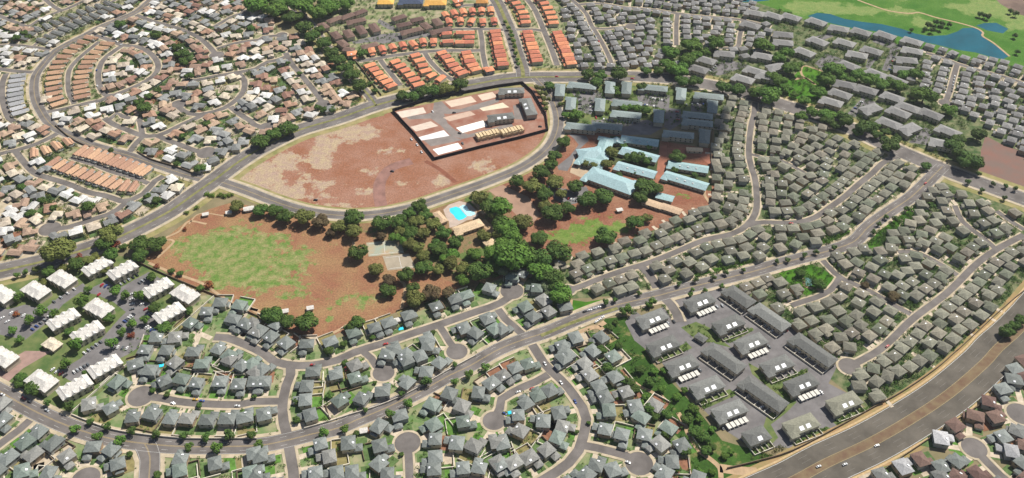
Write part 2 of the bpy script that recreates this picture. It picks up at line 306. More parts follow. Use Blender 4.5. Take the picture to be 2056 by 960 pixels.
# ------------------------------------------------------------------ roads  (description, width, front, photo line, turning circle radius at end)
ROADS = [
 ("the curving upper left collector", 12, 0, "A1 1290,-60 1200,0 1090,90 960,150 800,215 700,270 560,340 450,400 400,450 340,520 285,600 270,700 285,800 330,890 365,945 B1 430,60 560,130 700,195 850,240 1000,280 1150,330 1300,380 1450,430 1600,470", 0),
 ("the ring street", 8, 1, "A1 750,280 870,320 970,360 1100,375 1200,430 1255,510 1240,580 1170,640 1050,700 950,740 870,765 820,740 790,680 780,600 800,510 850,450 930,390 975,362", 0),
 ("the lane between the tan rows", 6, 0, "A1 790,330 690,410 610,480 550,560 540,660 550,740 590,825", 0),
 ("the street below the ring", 8, 1, "A1 365,890 480,875 600,845 700,820 800,800 870,765", 0),
 ("the far left street", 8, 1, "A1 -120,540 0,550 150,570 260,575", 0),
 ("the street beside the white row", 8, 1, "A1 50,585 20,660 15,750 35,850 75,949 B1 110,20", 0),
 ("the short upper left street", 7, 1, "A1 400,400 330,385 250,375 110,360 -60,370", 0),
 ("the slate townhouse street", 7, 1, "A1 -60,120 0,130 150,190 230,210 330,150 450,100 560,60 720,-20", 0),
 ("the top left corner street", 7, 1, "A1 340,-20 420,50 480,85", 0),
 ("the alley of the slate townhouses", 5, 0, "A1 270,365 400,265 500,200 620,150 700,100 800,60 920,0 980,-40", 0),
 ("the street above the ring", 8, 1, "A1 1080,120 1180,160 1280,190 1420,230 1560,290 1650,360 1720,440", 10),
 ("the short street right of the ring", 7, 1, "A1 1720,390 1850,350 1950,330 2056,318 A2 80,300 160,290 260,280", 8),
 ("the street near the tree belt", 7, 1, "A1 1700,215 1850,130 1960,98 A2 -20,100", 9),
 ("the arc street", 8, 1, "A1 1470,640 1590,635 1700,610 1900,575 2056,540 A2 120,500 220,480 300,450", 0),
 ("the arc street", 8, 1, "A1 1890,580 1940,640 1935,720 1880,790 1780,860 1650,900 1540,912 1430,870 1420,830", 10),
 ("the street crossing to the arterial", 8, 1, "A1 1830,850 1920,920 B1 2000,20 B2 60,60 140,60", 9),
 ("the street beside the belt road", 8, 1, "A2 290,420 340,510 400,580 500,700 560,780 590,830", 10),
 ("the collector corner street", 8, 1, "B1 830,-10 900,40 1000,80 1130,130 1250,130 1350,90 1450,40 1540,0 A1 1630,905", 0),
 ("the collector corner street", 8, 1, "B1 1150,125 1080,190 1030,260", 0),
 ("the short street by the arterial", 8, 1, "B1 1250,130 1340,170 1450,210 1550,250 1640,265", 11),
 ("the inner upper street", 7, 1, "A1 870,949 930,900 1000,940 1100,949 B1 1130,120", 0),
 ("the street along the mixed rows", 8, 1, "B1 -60,290 0,270 100,255 250,210 350,170 460,110", 0),
 ("the long left street", 8, 1, "B1 120,250 190,340 280,430 400,470 560,520 700,580 850,610 960,650 1060,640", 0),
 ("the left turning circle street", 8, 1, "B1 1300,450 1230,490 1140,590 1000,660 900,740 750,790 600,840 480,870 395,870", 11),
 ("the lane between the tan terraces", 6, 0, "B1 560,300 640,330 750,360 900,420 1050,460 1180,510", 0),
 ("the left edge street", 8, 1, "B1 -60,700 20,695", 10),
 ("the arterial boulevard", 24, 0, "G -100,568 0,545 100,522 200,492 270,462 340,425 390,390 430,362 480,325 530,295 600,262 680,238 745,215 800,200 870,186 950,170 1020,158 1080,155 1150,155 1250,153 1340,158 1420,170 1500,190 1600,220 1700,255 1784,294 1892,340 2056,400 2140,432", 0),
 ("the tree lined belt road", 11, 0, "A2 330,40 430,130 560,290 720,500 860,660 960,770 1010,840", 0),
 ("the palm boulevard", 18, 0, "A3 -60,-60 0,30 50,140 100,260 150,420 190,540 200,610", 0),
 ("the orange roof street", 8, 1, "A2 870,485 1000,470 1100,450 1250,430 1400,412 1600,402 1750,405 1850,400", 0),
 ("the first orange roof close", 7, 1, "A2 1040,475 1080,530 1130,590 1200,680", 0),
 ("the second orange roof close", 7, 1, "A2 1390,412 1440,490 1530,580 1620,640", 0),
 ("the third orange roof close", 7, 1, "A2 1835,235 1850,330 1855,420 1880,540", 0),
 ("the upper orange roof street", 7, 1, "A2 1560,240 1700,232 1850,232 2056,240", 0),
 ("the topmost orange roof street", 7, 1, "A2 1650,60 1750,40 1900,50 2000,10", 0),
 ("the eastern orange roof street", 8, 1, "A3 200,-40 280,60 330,160 370,260 420,380 470,520", 0),
 ("the eastern orange roof street", 7, 1, "A3 90,240 200,235 330,240 370,250", 0),
 ("the far grey roof street", 8, 1, "A3 560,-20 620,30 700,110 740,200 790,280 830,350 870,430 900,500", 0),
 ("the far grey turning circle street", 7, 1, "A3 740,220 830,232 950,220 1060,212", 11),
 ("the far cross street", 8, 1, "A3 620,40 800,30 1000,60 1200,75 1400,105 1600,130 1800,145 1960,165 A4 100,180", 0),
 ("the far second street", 8, 1, "A3 1425,105 1415,200 1415,360", 0),
 ("the far third street", 8, 1, "A3 1950,160 1920,280 1895,375 1750,385", 0),
 ("the building site collector", 13, 0, "G 1075,155 1105,190 1120,230 1118,265 1098,300 1050,335 980,365 900,393 830,416 760,430 690,433 620,425 560,408 500,385 445,366", 0),
 ("the lakeside street", 8, 1, "A4 1330,395 1450,430 1560,475 1750,530 1900,570 2150,650", 0),
 ("the short lakeside street", 9, 1, "A4 1560,475 1530,580 1500,690 1470,765", 10),
 ("the school side street", 9, 1, "A4 60,760 50,860 B4 40,0 22,100 12,250 30,350 60,450 72,600 60,700 0,785 C3 1860,-40 1640,10 1400,110 1200,190 1000,250 800,320 640,385 560,405", 8),
 ("the inner olive street", 9, 1, "B4 0,790 100,765 300,770 480,740 620,650 730,570 830,480 930,400 1000,330 1100,275", 8),
 ("the short olive street", 6, 1, "B4 30,260 120,285 260,310 430,400", 0),
 ("the short link at the boulevard", 9, 0, "C3 1140,225 1210,300 1260,390", 0),
 ("the lower boulevard", 15, 0, "D1 -120,200 0,262 150,350 300,430 500,520 700,590 900,640 1100,670 1400,697 1700,700 2056,690 D2 300,650 500,600 700,555 850,490 1000,430 1200,340 1400,240 1600,130 1750,60 C3 0,880 200,800 400,735 600,650 800,570 1000,510 1250,455 1400,415 1700,340 2056,250 C4 200,195 450,130 650,75 800,15 B4 900,800 1050,690 1200,590 1300,500 1400,400 1450,350", 0),
 ("the street by the round court", 8, 1, "C4 560,160 680,280 850,360 950,410 1100,500 1215,560", 0),
 ("the street below the round court", 8, 1, "C4 690,285 620,380 500,440 400,470 330,495", 0),
 ("the long freeway side street", 9, 1, "C4 2056,-30 1850,80 1700,190 1560,330 1450,430 1300,540 1200,620 1080,740 960,840 D4 760,60", 12),
 ("the upper right cross street", 8, 1, "C4 1120,100 1250,100 1400,170 1560,270", 0),
 ("the far right street", 8, 1, "B4 1850,680 1960,760 2056,820", 0),
 ("the far right street", 8, 1, "C4 1850,80 1760,0 B4 1600,760 1540,640", 0),
 ("the sports field street", 9, 1, "C1 1700,780 1800,785 1950,840 2056,890 C2 150,930 D2 200,25 340,55 500,55 700,15 C2 780,925 900,880 1100,820 1300,750 1500,685 1800,580 1950,530 2056,470 C3 50,425 110,415", 11),
 ("the short link under the park", 8, 1, "C3 0,560 60,640 130,700 190,755", 0),
 ("the small circle street", 7, 1, "C2 1510,690 1570,780 1610,850 1650,895", 9.5),
 ("the middle circle street", 7, 1, "D2 900,-60 970,0 1010,60 1068,115", 9.5),
 ("the link street", 9, 1, "D2 330,50 330,130 295,220 270,330 265,450 290,560 310,640 320,740 345,840 360,1000", 0),
 ("the left circle street", 8, 1, "D2 260,340 0,345 D1 1900,368 1600,360 1400,340 1250,310 1120,300", 11),
 ("the bottom left side street", 8, 1, "D1 240,490 150,570 0,680 -100,760", 0),
 ("the wide bottom side road", 16, 0, "D1 1150,680 1190,780 1180,1000", 0),
 ("the bottom left circle", 8, 1, "D1 680,1060 680,960", 11),
 ("the bottom circle street", 7, 1, "D2 1275,1000 1272,860 1265,760 1258,670", 10.5),
 ("the blue car circle street", 8, 1, "D3 400,130 300,185 150,250 0,345 D2 1990,400 1945,495", 9.5),
 ("the long front street", 9, 1, "C3 270,840 320,920 D3 340,10 420,100 520,190 600,290 670,390 700,480 690,560 670,640 640,730 560,830 420,930 300,1000", 0),
 ("the front right circle street", 8, 1, "D3 670,690 780,710 900,740 1010,770 1120,835", 11),
 ("the freeway side circle street", 8, 1, "D4 1990,960 1880,870 1780,770 1685,665", 10),
 ("the corner circle", 8, 1, "D4 2130,380 2030,412", 11),
 ("the townhouse entrance", 9, 0, "C3 1320,470 1400,560 1440,660", 0),
]
NARROW = ('school side', 'inner olive', 'short olive', 'round court', 'long freeway side', 'upper right cross', 'far right', 'far grey', 'far cross', 'far second', 'far third', 'lakeside')
ROADS = [(d, wd * (.74 if any(k in d for k in NARROW) else .92 if fr else 1), fr, s, cr * (.8 if any(k in d for k in NARROW) else 1)) for d, wd, fr, s, cr in ROADS]
DENSE = []      # samples: x, y, tx, ty, half width, road index, front
RW = []
for i, (d, wd, fr, s, cr) in enumerate(ROADS):
    ps = smooth(gp(s), 5.0); RW.append(ps)
    for k, p in enumerate(ps):
        t = (ps[min(k + 1, len(ps) - 1)] - ps[max(k - 1, 0)]).normalized()
        DENSE.append((p.x, p.y, t.x, t.y, wd / 2, i, fr))
    if cr: DENSE.append((ps[-1].x, ps[-1].y, t.x, t.y, cr, i, fr))
FW_C = smooth(gp("D4 -200,1172 100,1022 340,912 600,772 900,632 1200,462 1500,262 1760,38 C4 1860,815 2000,690 2160,515 2400,210"), 8)
for k, p in enumerate(FW_C): DENSE.append((p.x, p.y, 1, 0, 24, 999, 0))
DENSE = np.array(DENSE)

def quads_of(ps, wd, cr):
    a, b = side(ps, wd / 2), side(ps, -wd / 2); out = []
    for i in range(len(ps) - 1): out.append([a[i], b[i], b[i + 1], a[i + 1]])
    if cr:
        c = ps[-1]; out.append([c + Vector((math.cos(t * math.tau / 20), math.sin(t * math.tau / 20), 0)) * cr for t in range(20)])
    return out
def union(groups, z_of, names, mats, labels):
    vs, fs, owner = [], [], []
    for gi, g in enumerate(groups):
        for q in g:
            if abs(poly_area(q)) < .01: continue
            if poly_area(q) < 0: q = q[::-1]
            k = len(vs); vs += [p.xy for p in q]; fs.append(list(range(k, k + len(q)))); owner.append(gi)
    V, E, F, ov, oe, of = geometry.delaunay_2d_cdt(vs, [], fs, 3, 1e-3)
    cells = [[] for _ in groups]
    for f, o in zip(F, of):
        g = [owner[x] for x in o]
        if g: cells[min(g)].append(f)
    for gi, cs in enumerate(cells):
        z = z_of[gi]; idx = {}; vv = []; ff = []; ec = {}
        def vid(k, zz):
            key = (k, zz)
            if key not in idx: idx[key] = len(vv); vv.append((V[k].x, V[k].y, zz))
            return idx[key]
        for f in cs:
            ff.append([vid(k, z) for k in f])
            for a, b in zip(f, list(f[1:]) + [f[0]]):
                e = (min(a, b), max(a, b)); ec[e] = ec.get(e, 0) + 1
        if gi:
            for (a, b), c in ec.items():
                if c == 1: ff.append([vid(a, z), vid(b, z), vid(b, z - .16), vid(a, z - .16)])
        me = bpy.data.meshes.new(names[gi]); me.from_pydata(vv, [], ff); me.materials.append(mats[gi])
        tag(link(names[gi], me), labels[gi], 'road' if gi == 0 else 'pavement', kind='structure')
g_road = [q for (d, wd, fr, s, cr), ps in zip(ROADS, RW) for q in quads_of(ps[::2] + ([ps[-1]] if len(ps) % 2 == 0 else []), wd, cr)]
g_walk = [q for (d, wd, fr, s, cr), ps in zip(ROADS, RW) for q in quads_of(ps[::2] + ([ps[-1]] if len(ps) % 2 == 0 else []), wd + (3.4 if wd < 7 else 4.4 if wd < 12 else 7.0), cr + 2.0 if cr else 0)]
union([g_road, g_walk], [0.22, 0.33], ['road', 'pavement'], [M_ASPH, M_CONC], ['grey asphalt streets and boulevards of the town', 'pale pavements and dry verges along the streets'])

def ribbon(mb, ps, wd, z, mi=0, off=0.0, dash=None):
    a, b = side(ps, off + wd / 2), side(ps, off - wd / 2)
    for i in range(len(ps) - 1):
        if dash and i % dash: continue
        mb.face([(a[i].x, a[i].y, z), (b[i].x, b[i].y, z), (b[i + 1].x, b[i + 1].y, z), (a[i + 1].x, a[i + 1].y, z)], mi)
# freeway
fb = MB(); ribbon(fb, FW_C, 50, .12); struct('ground', fb, M_DRYV, 'dry tan verges along the freeway')
fb = MB()
for o in (-11, 11): ribbon(fb, FW_C, 15.2, .16, off=o)
struct('freeway', fb, M_FWY, 'wide dark freeway with two carriageways', 'road')
fb = MB(); ribbon(fb, FW_C, 6.6, .17, off=0); struct('ground', fb, M_MEDB, 'brown soil median of the freeway')
fb = MB()
for o in (-18, -3.9, 3.9, 18): ribbon(fb, FW_C, .25, .18, 1 if abs(o) < 5 else 0, off=o)
for o in (-13.2, -8.8, 8.8, 13.2): ribbon(fb, FW_C, .12, .18, 3, off=o, dash=3)
for o in (-20, 20): ribbon(fb, FW_C, 1.6, .17, 2, off=o)
struct('road_marking', fb, [M_WHT, M_YEL, mat('edge_strip', (0.46, 0.33, 0.18), .9), mat('paint_worn', (0.26, 0.25, 0.23), .9)], 'lane lines painted on the freeway', 'road marking')
# boulevard markings and medians
mk = MB(); md = MB()
for nm in ("the lower boulevard", "the arterial boulevard", "the curving upper left collector", "the building site collector", "the palm boulevard", "the wide bottom side road", "the tree lined belt road"):
    i = [r[0] for r in ROADS].index(nm); ps = RW[i]; wd = ROADS[i][1]
    if nm == "the arterial boulevard":
        ribbon(md, ps[:int(len(ps) * .62)], 3.2, .36)
        for o in (-7, 7): ribbon(mk, ps, .14, .235, 1, off=o, dash=3)
    elif nm == "the lower boulevard":
        n = len(ps)
        for o in (-.35, .35): ribbon(mk, ps, .22, .235, 0, off=o)
        ribbon(md, smooth(gp("C3 340,770 540,685 700,630 950,550"), 5), 3.5, .36)
        for o in (-4, 4): ribbon(mk, ps, .13, .235, 1, off=o, dash=3)
    elif nm in ("the palm boulevard", "the tree lined belt road"): ribbon(md, ps, 2.8 if wd < 12 else 5, .36)
    else:
        for o in (-.3, .3): ribbon(mk, ps, .2, .235, 0, off=o)
    if wd >= 12:
        for o in (-wd / 2 + .5, wd / 2 - .5): ribbon(mk, ps, .15, .236, 1, off=o)
struct('road_marking', mk, [M_YEL, M_WHT], 'yellow centre lines and white lane lines on the boulevards', 'road marking')
vg = MB(); vi_ = 0
for nm, w_ in (("the arterial boulevard", 46), ("the tree lined belt road", 30), ("the curving upper left collector", 26), ("the building site collector", 26), ("the palm boulevard", 34)):
    ribbon(vg, RW[[r[0] for r in ROADS].index(nm)], w_, .112 + vi_); vi_ += .0004
ribbon(vg, smooth(gp("G 468,364 480,345 502,326 560,294 620,270 690,247 770,228"), 5), 9, .1155)
struct('verge', vg, mat('verge_grass', (0.20, 0.20, 0.075), .95, .2, .08, col2=(0.34, 0.28, 0.14), spec=.05, detail=9), 'yellow green verges beside the boulevards', 'verge')
struct('median', md, M_MEDG, 'grassy medians down the boulevards', 'median')
pt = MB()
for s_, wd in (("A4 350,590 430,580 500,625", 4), ("A4 560,530 430,490 400,520 410,560 440,585 510,630", 3), ("A4 820,0 900,30 1050,80 1200,100 1280,95 1400,130 1550,165 1690,205 1750,240 1750,270 1830,320 1950,420", 3),
               ("D3 1020,120 1110,210 1240,275", 3), ("D3 1290,290 1350,350", 3), ("D3 1430,430 1480,520 1520,620 1600,735 1700,810 1760,870 1770,949", 4), ("D3 1760,870 1900,890 2056,900", 8), ("C3 560,480 560,580 650,620", 8), ("C3 640,740 800,700 890,820", 5), ("C3 800,690 850,660", 5),
               ("B1 1640,830 1500,810 1420,890 1300,949 C1 1380,20 1250,150", 2.5), ("C1 1180,190 1350,260 1600,350 1720,430 1850,510 2056,570 C2 0,540 90,600 C2 330,740 500,810 700,730 780,680", 3), ("C2 1200,330 1240,380 1210,560", 3), ("B3 1640,560 1650,620 1780,780", 3),
               ("C4 420,290 430,350 500,370 560,380", 3), ("C2 830,20 830,60", 3), ("B1 1500,830 1560,760 1640,745 1800,770", 1.5), ("P 860,500 1000,640 1200,800", 8), ("P 700,190 780,260 900,400", 4)):
    ribbon(pt, smooth(gp(s_), 3), wd, .135)
struct('path', pt, mat('path_tan', (0.40, 0.28, 0.17), .95, .15, .2), 'tan footpaths through parks and green belt', 'path')
dr = MB(); ribbon(dr, smooth(gp("B2 1050,690 1035,600 1040,500 1090,420 1160,370 1290,330"), 4), 13, .125)
struct('path', dr, mat('mauve_track', (0.25, 0.135, 0.11), .95, .2, .1), 'curved mauve dirt track on the red field', 'path')
dr = MB(); ribbon(dr, smooth(gp("B2 1400,330 1520,400 1640,500"), 4), 5, .128)
struct('path', dr, mat('dark_track', (0.20, 0.075, 0.045), .95, .2, .1), 'darker soil strip from the site corner to the road', 'path')

# ================================================================== HOUSES
ROOFC = {
 'slate': ((0.165, 0.182, 0.172), 'slate grey'), 'ash': ((0.215, 0.215, 0.20), 'ash grey'), 'sage': ((0.155, 0.19, 0.165), 'green grey'), 'stone': ((0.205, 0.185, 0.145), 'stone brown'), 'moss': ((0.135, 0.145, 0.105), 'mossy grey'), 'olive': ((0.185, 0.18, 0.14), 'olive grey'), 'farg': ((0.21, 0.205, 0.20), 'grey'),
 'tan': ((0.36, 0.25, 0.18), 'tan'), 'rust': ((0.30, 0.175, 0.125), 'rust brown'), 'white': ((0.55, 0.54, 0.52), 'white'), 'cream': ((0.50, 0.43, 0.34), 'cream'),
 'grey': ((0.22, 0.225, 0.22), 'grey'), 'orange': ((0.58, 0.215, 0.12), 'orange'), 'terra': ((0.43, 0.26, 0.17), 'orange tan'), 'brown': ((0.14, 0.085, 0.07), 'dark brown'),
 'dslate': ((0.155, 0.158, 0.15), 'dark slate'), 'bluegrey': ((0.19, 0.23, 0.225), 'pale green grey'), 'aqua': ((0.28, 0.41, 0.43), 'pale aqua'), 'bone': ((0.56, 0.535, 0.50), 'bone white'),
 'mist': ((0.38, 0.38, 0.39), 'pale grey'), 'gold': ((0.62, 0.33, 0.08), 'golden'), 'sand': ((0.52, 0.38, 0.25), 'sand'), 'navy': ((0.06, 0.08, 0.14), 'dark blue')}
def roofm(c):
    k = ROOFC[c][0]
    return mat('roof_' + c, k, .62 if c in ('slate', 'ash', 'sage', 'aqua', 'bluegrey') else   .85, .2, .8, obj_var=.22 if c not in ('bone', 'aqua') else .05, spec=.35)
WALLM = [mat('wall_cream', (0.50, 0.44, 0.34), .9, .06, obj_var=.15), mat('wall_grey', (0.33, 0.33, 0.31), .9, .06, obj_var=.15), mat('wall_tan', (0.36, 0.27, 0.18), .9, .06, obj_var=.15)]
M_GAR = mat('garage_paint', (0.62, 0.6, 0.55), .7, .05)
M_GLINT_PANEL = mat('glint_white_panel', (0.85, 0.86, 0.88), .25, .03, spec=.8)  # sun glint on skylights and solar panels, painted in as near-white base colour
PROTO = {}
def house_parts(kind, var):
    """returns [(part name, MB, material key)] ; front looks to -Y"""
    key = (kind, var)
    if key in PROTO: return PROTO[key]
    rnd = random.Random(str(key)); wl, rf, gd, wn, sp = MB(), MB(), MB(), MB(), MB(); gable = kind == 'low' and var % 2; var = var % 6 if kind in ('two', 'low', 'dense') else var
    if kind == 'two':        # two-storey hip roofed house with a one-storey garage wing
        W, D, H = rnd.uniform(10.4, 12.6), rnd.uniform(9.2, 10.8), 5.4; sx = 1 if var % 2 else -1
        wl.box(-W / 2, W / 2, -D / 2 + 1, D / 2 + 1, 0, H); rf.hip(0, 1, W, D, H, 1.9)
        gx = sx * (W / 2 - 2.6); wl.box(gx - 3, gx + 3, -D / 2 - 4.2, -D / 2 + 1, 0, 2.7); rf.hip(gx, -D / 2 - 1.2, 6, 6, 2.7, 1.3)
        if var in (1, 4): wl.box(-sx * W / 2 - 2.2 if sx > 0 else W / 2, -W / 2 if sx > 0 else W / 2 + 2.2, -2, 4, 0, 2.7); rf.hip(-sx * (W / 2 + 1.1), 1, 2.2, 6, 2.7, .7, ov=.4)
        gd.box(gx - 2.4, gx + 2.4, -D / 2 - 4.28, -D / 2 - 4.2, .1, 2.3)
        for x in (-W / 4, W / 4):
            wn.box(x - .9, x + .9, -D / 2 + .93, -D / 2 + 1, 3.3, 4.5); wn.box(x - .9, x + .9, D / 2 + 1, D / 2 + 1.07, 3.3, 4.5); wn.box(x - 1, x + 1, D / 2 + 1, D / 2 + 1.07, .9, 2.1)
        for s in (-1, 1): wn.box(min(s * W / 2, s * (W / 2 + .07)), max(s * W / 2, s * (W / 2 + .07)), -.5, 1, 3.3, 4.5)
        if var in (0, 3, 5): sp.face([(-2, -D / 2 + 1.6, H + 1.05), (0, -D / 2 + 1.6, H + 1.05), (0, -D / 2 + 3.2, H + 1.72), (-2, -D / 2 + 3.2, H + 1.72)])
    elif kind == 'low':      # single-storey rambling house
        W, D, H = rnd.uniform(11, 13.6), rnd.uniform(7.6, 9), 2.9 if var < 4 else 5.0; sx = 1 if var in (1, 2, 5) else -1
        wl.box(-W / 2, W / 2, -D / 2 + 1.5, D / 2 + 1.5, 0, H); rf.hip(0, 1.5, W, D, H, 1.7, gable=bool(gable))
        gx = sx * (W / 2 - 3.4); wl.box(gx - 3.4, gx + 3.4, -D / 2 - 4, -D / 2 + 1.5, 0, 2.7); rf.hip(gx, -D / 2 - .8, 6.8, 7.2, 2.72, 1.35, gable=bool(gable))
        gd.box(gx - 2.5, gx + 2.5, -D / 2 - 4.08, -D / 2 - 4, .1, 2.3)
        for x in (-W / 4, W / 4): wn.box(x - .9, x + .9, D / 2 + 1.5, D / 2 + 1.57, 1, 2.1)
    elif kind == 'dense':    # tight hip roofed two-storey house
        W, D, H = rnd.uniform(9.6, 11.6), rnd.uniform(8.4, 9.6), 5.2; sx = 1 if var % 2 else -1
        wl.box(-W / 2, W / 2, -D / 2, D / 2, 0, H); rf.hip(0, 0, W, D, H, 2.0)
        if var % 3: wl.box(sx * W / 4 - 2.6, sx * W / 4 + 2.6, -D / 2 - 3, -D / 2, 0, 4.2 if var == 2 else 2.8); rf.hip(sx * W / 4, -D / 2 - 1.2, 5.2, 4, 4.2 if var == 2 else 2.8, 1.2)
        gd.box(sx * W / 4 - 2.2, sx * W / 4 + 2.2, -D / 2 - (3.08 if var % 3 else .08), -D / 2 - (3 if var % 3 else 0), .1, 2.3)
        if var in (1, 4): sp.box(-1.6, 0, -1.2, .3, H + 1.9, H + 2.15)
    elif kind == 'attached': # narrow deep patio home in a row, gable along its depth
        W, D, H = 9.0, 17.0 + var, 3.0
        wl.box(-W / 2 + .1, W / 2 - .1, -D / 2, D / 2, 0, H); rf.hip(-1, .5 * (var - 1), W - 3.4, D, H, 1.6, gable=True, ov=.5)
        wl.box(-W / 2 + 1, W / 2 - 1, -D / 2 - 1.5, -D / 2, 0, 2.4); rf.hip(2.6, -1.5, 3.4, D - 5, H - .15, 1.0, gable=True, ov=.4)
        gd.box(-2, 2, -D / 2 - 1.58, -D / 2 - 1.5, .1, 2.2)
    elif kind == 'town':     # tile roofed attached townhouse
        W, D, H = 9.4, 12 + var, 5.2
        wl.box(-W / 2 + .1, W / 2 - .1, -D / 2, D / 2, 0, H); rf.hip(0, 0, W - 1.2, D, H, 1.7, gable=(var != 1), ov=.55)
        wl.box(-2.8, 2.4, -D / 2 - 3, -D / 2, 0, 2.7); rf.hip(-.2, -D / 2 - 1.4, 5.2, 3.2, 2.7, 1.1)
        gd.box(-2.4, 2, -D / 2 - 3.08, -D / 2 - 3, .1, 2.3)
    out = [('wall', wl, 'wall'), ('roof', rf, 'roof'), ('garage_door', gd, 'gar')]
    nb = len(wn.f) // 5
    for k in range(nb):
        if kind == 'two' and k in (3, 5): continue
        o = MB(); o.v = wn.v[k * 8:k * 8 + 8]; o.f = [tuple(x - k * 8 for x in f) for f in wn.f[k * 5:k * 5 + 5]]; o.m = [0] * 5; out.append(('window', o, 'glass'))
    if sp.f: out.append(('glint_white_solar_panel', sp, 'panel'))  # solar heater panel coloured white to imitate its glint in the sun
    PROTO[key] = out; return out
PM = {}
def house_meshes(kind, var, c, wi, far=False):
    key = (kind, var, c, wi)
    if key not in PM:
        mm = {'wall': WALLM[wi], 'roof': roofm(c), 'gar': M_GAR, 'glass': M_GLASS, 'panel': M_GLINT_PANEL}
        PM[key] = [(n, mb.mesh(n, mm[k])) for n, mb, k in house_parts(kind, var)]
    return PM[key]
OCC = []                      # taken places: x, y, r
COUNT = {}
STUFFQ = {}                   # kind -> list of (meshes, loc, rz)
HLIST = []                    # every house: dict
def near_road(p, front=True):
    D = DENSE[DENSE[:, 6] > 0] if front else DENSE
    d = np.hypot(D[:, 0] - p.x, D[:, 1] - p.y) - D[:, 4]; k = int(np.argmin(d)); return D[k], float(d[k])
DF = DENSE[DENSE[:, 6] > 0]
def house(kind, c, p, rz=None, row=None, name=None, far=False, r=6.5, keys=None):
    p = Vector((p.x, p.y, 0))
    q, dist = near_road(p)
    if rz is None:
        v = Vector((q[0] - p.x, q[1] - p.y)); t = Vector((q[2], q[3])); n = Vector((-t.y, t.x))
        if n.dot(v) < 0: n = -n
        if q[4] > 9 and v.length < 40 or n.dot(v.normalized()) < .5: n = v.normalized()
        rz = math.atan2(n.y, n.x) + math.pi / 2
    if row is None:
        t = Vector((q[2], q[3])); v = Vector((p.x - q[0], p.y - q[1])); up = v.y > 0
        row = ('front' if dist < 26 else 'back', 'upper' if up else 'lower', ROADS[int(q[5])][0])
    HLIST.append(dict(kind=kind, c=c, p=p, rz=rz, row=row, name=name or c, far=far, dist=dist, q=q)); OCC.append((p.x, p.y, r))
def ok(p, r, extra=1.5, exc=()):
    D = DENSE; d = np.hypot(D[:, 0] - p.x, D[:, 1] - p.y) - D[:, 4]
    if d.min() < extra + r * .75: return False
    if OCC:
        O = np.array(OCC); 
        if (np.hypot(O[:, 0] - p.x, O[:, 1] - p.y) < O[:, 2] + r).any(): return False
    return not any(inside(p, e) for e in exc)

EXPL = """D1 1080,60 1190,110 940,200 1300,190 1440,180 1560,210 1750,200 1895,220 2030,200 1830,10 1930,60 2040,110 720,370 890,400 1060,470 1215,440 1365,480 1495,480 1650,490 1810,480 1945,470 30,500 310,590 200,670 420,680 70,790 190,900 400,920 540,790 740,720 880,740 930,850 30,370 1440,800 1420,900 1720,840 2000,910 2030,760 -20,900
D2 130,450 30,50 110,90 110,200 510,110 450,230 690,130 850,60 850,160 1060,265 1250,200 1400,115 900,320 440,340 730,340 480,460 1520,40 1240,20 1040,550 1200,470 1600,290 1450,380 1460,540 1700,390 1710,510 1830,280 1930,210 2020,150 560,690 630,790 800,680 1050,700 1470,650 1640,680 1980,670 1470,790 1460,890 1690,880 1830,870 1980,840 1040,840 1110,930 830,910 690,920 520,920 100,780 60,920
D3 140,90 245,50 310,300 420,260 215,360 150,460 490,440 170,580 520,550 480,640 390,740 30,680 250,800 130,840 20,860 680,50 720,140 790,230 840,320 870,420 1080,390 1130,480 840,570 980,620 1160,620 1280,690 1370,830 1310,920 780,850 920,890 690,930 510,10
C3 500,860 540,930 30,720 110,310 190,290 300,400 370,490 210,550 270,630
C1 1750,520 1640,590 1520,680 1400,790 1320,900 1850,650 1950,690 2040,750 1740,880 1830,930 1540,900
C2 80,740 170,790 30,680 290,840 460,850 650,830 830,760 1000,720 1110,680 1270,620 1490,550 1640,490 1730,460 1915,400 1410,800 1430,860 1150,880 1100,930 1700,720 1790,760 1900,640 1960,720 1240,930 1350,940
"""
rs = random.Random(21)
for p in px(EXPL): house('two', rs.choice(['slate'] * 4 + ['ash', 'sage']), P(p[0], p[1], 3.5), name='slate')
BR = (('slate', 'D4 1980,170'), ('slate', 'D4 1900,240'), ('brown', 'D4 1800,330'), ('brown', 'D4 1690,440'), ('brown', 'D4 1850,440'), ('brown', 'D4 1550,510'), ('dslate', 'D4 2000,540'), ('mist', 'D4 1445,600'), ('slate', 'D4 1890,590'),
      ('mist', 'D4 1950,695'), ('brown', 'D4 1290,755'), ('mist', 'D4 1160,810'), ('slate', 'D4 1560,765'), ('slate', 'D4 1440,810'), ('brown', 'D4 1710,860'), ('dslate', 'D4 1000,870'), ('dslate', 'D4 1450,890'), ('brown', 'D4 2060,650'), ('slate', 'D4 2040,790'), ('brown', 'D4 1560,880'),
      ('brown', 'D4 2060,30'), ('slate', 'D4 1990,90'), ('brown', 'D4 2080,150'), ('dslate', 'D4 1880,940'), ('brown', 'D4 2080,900'), ('brown', 'D4 2140,800'))
for c, s in BR: q = px(s)[0]; house('two', c, P(q[0], q[1], 3.5), name='beyond')
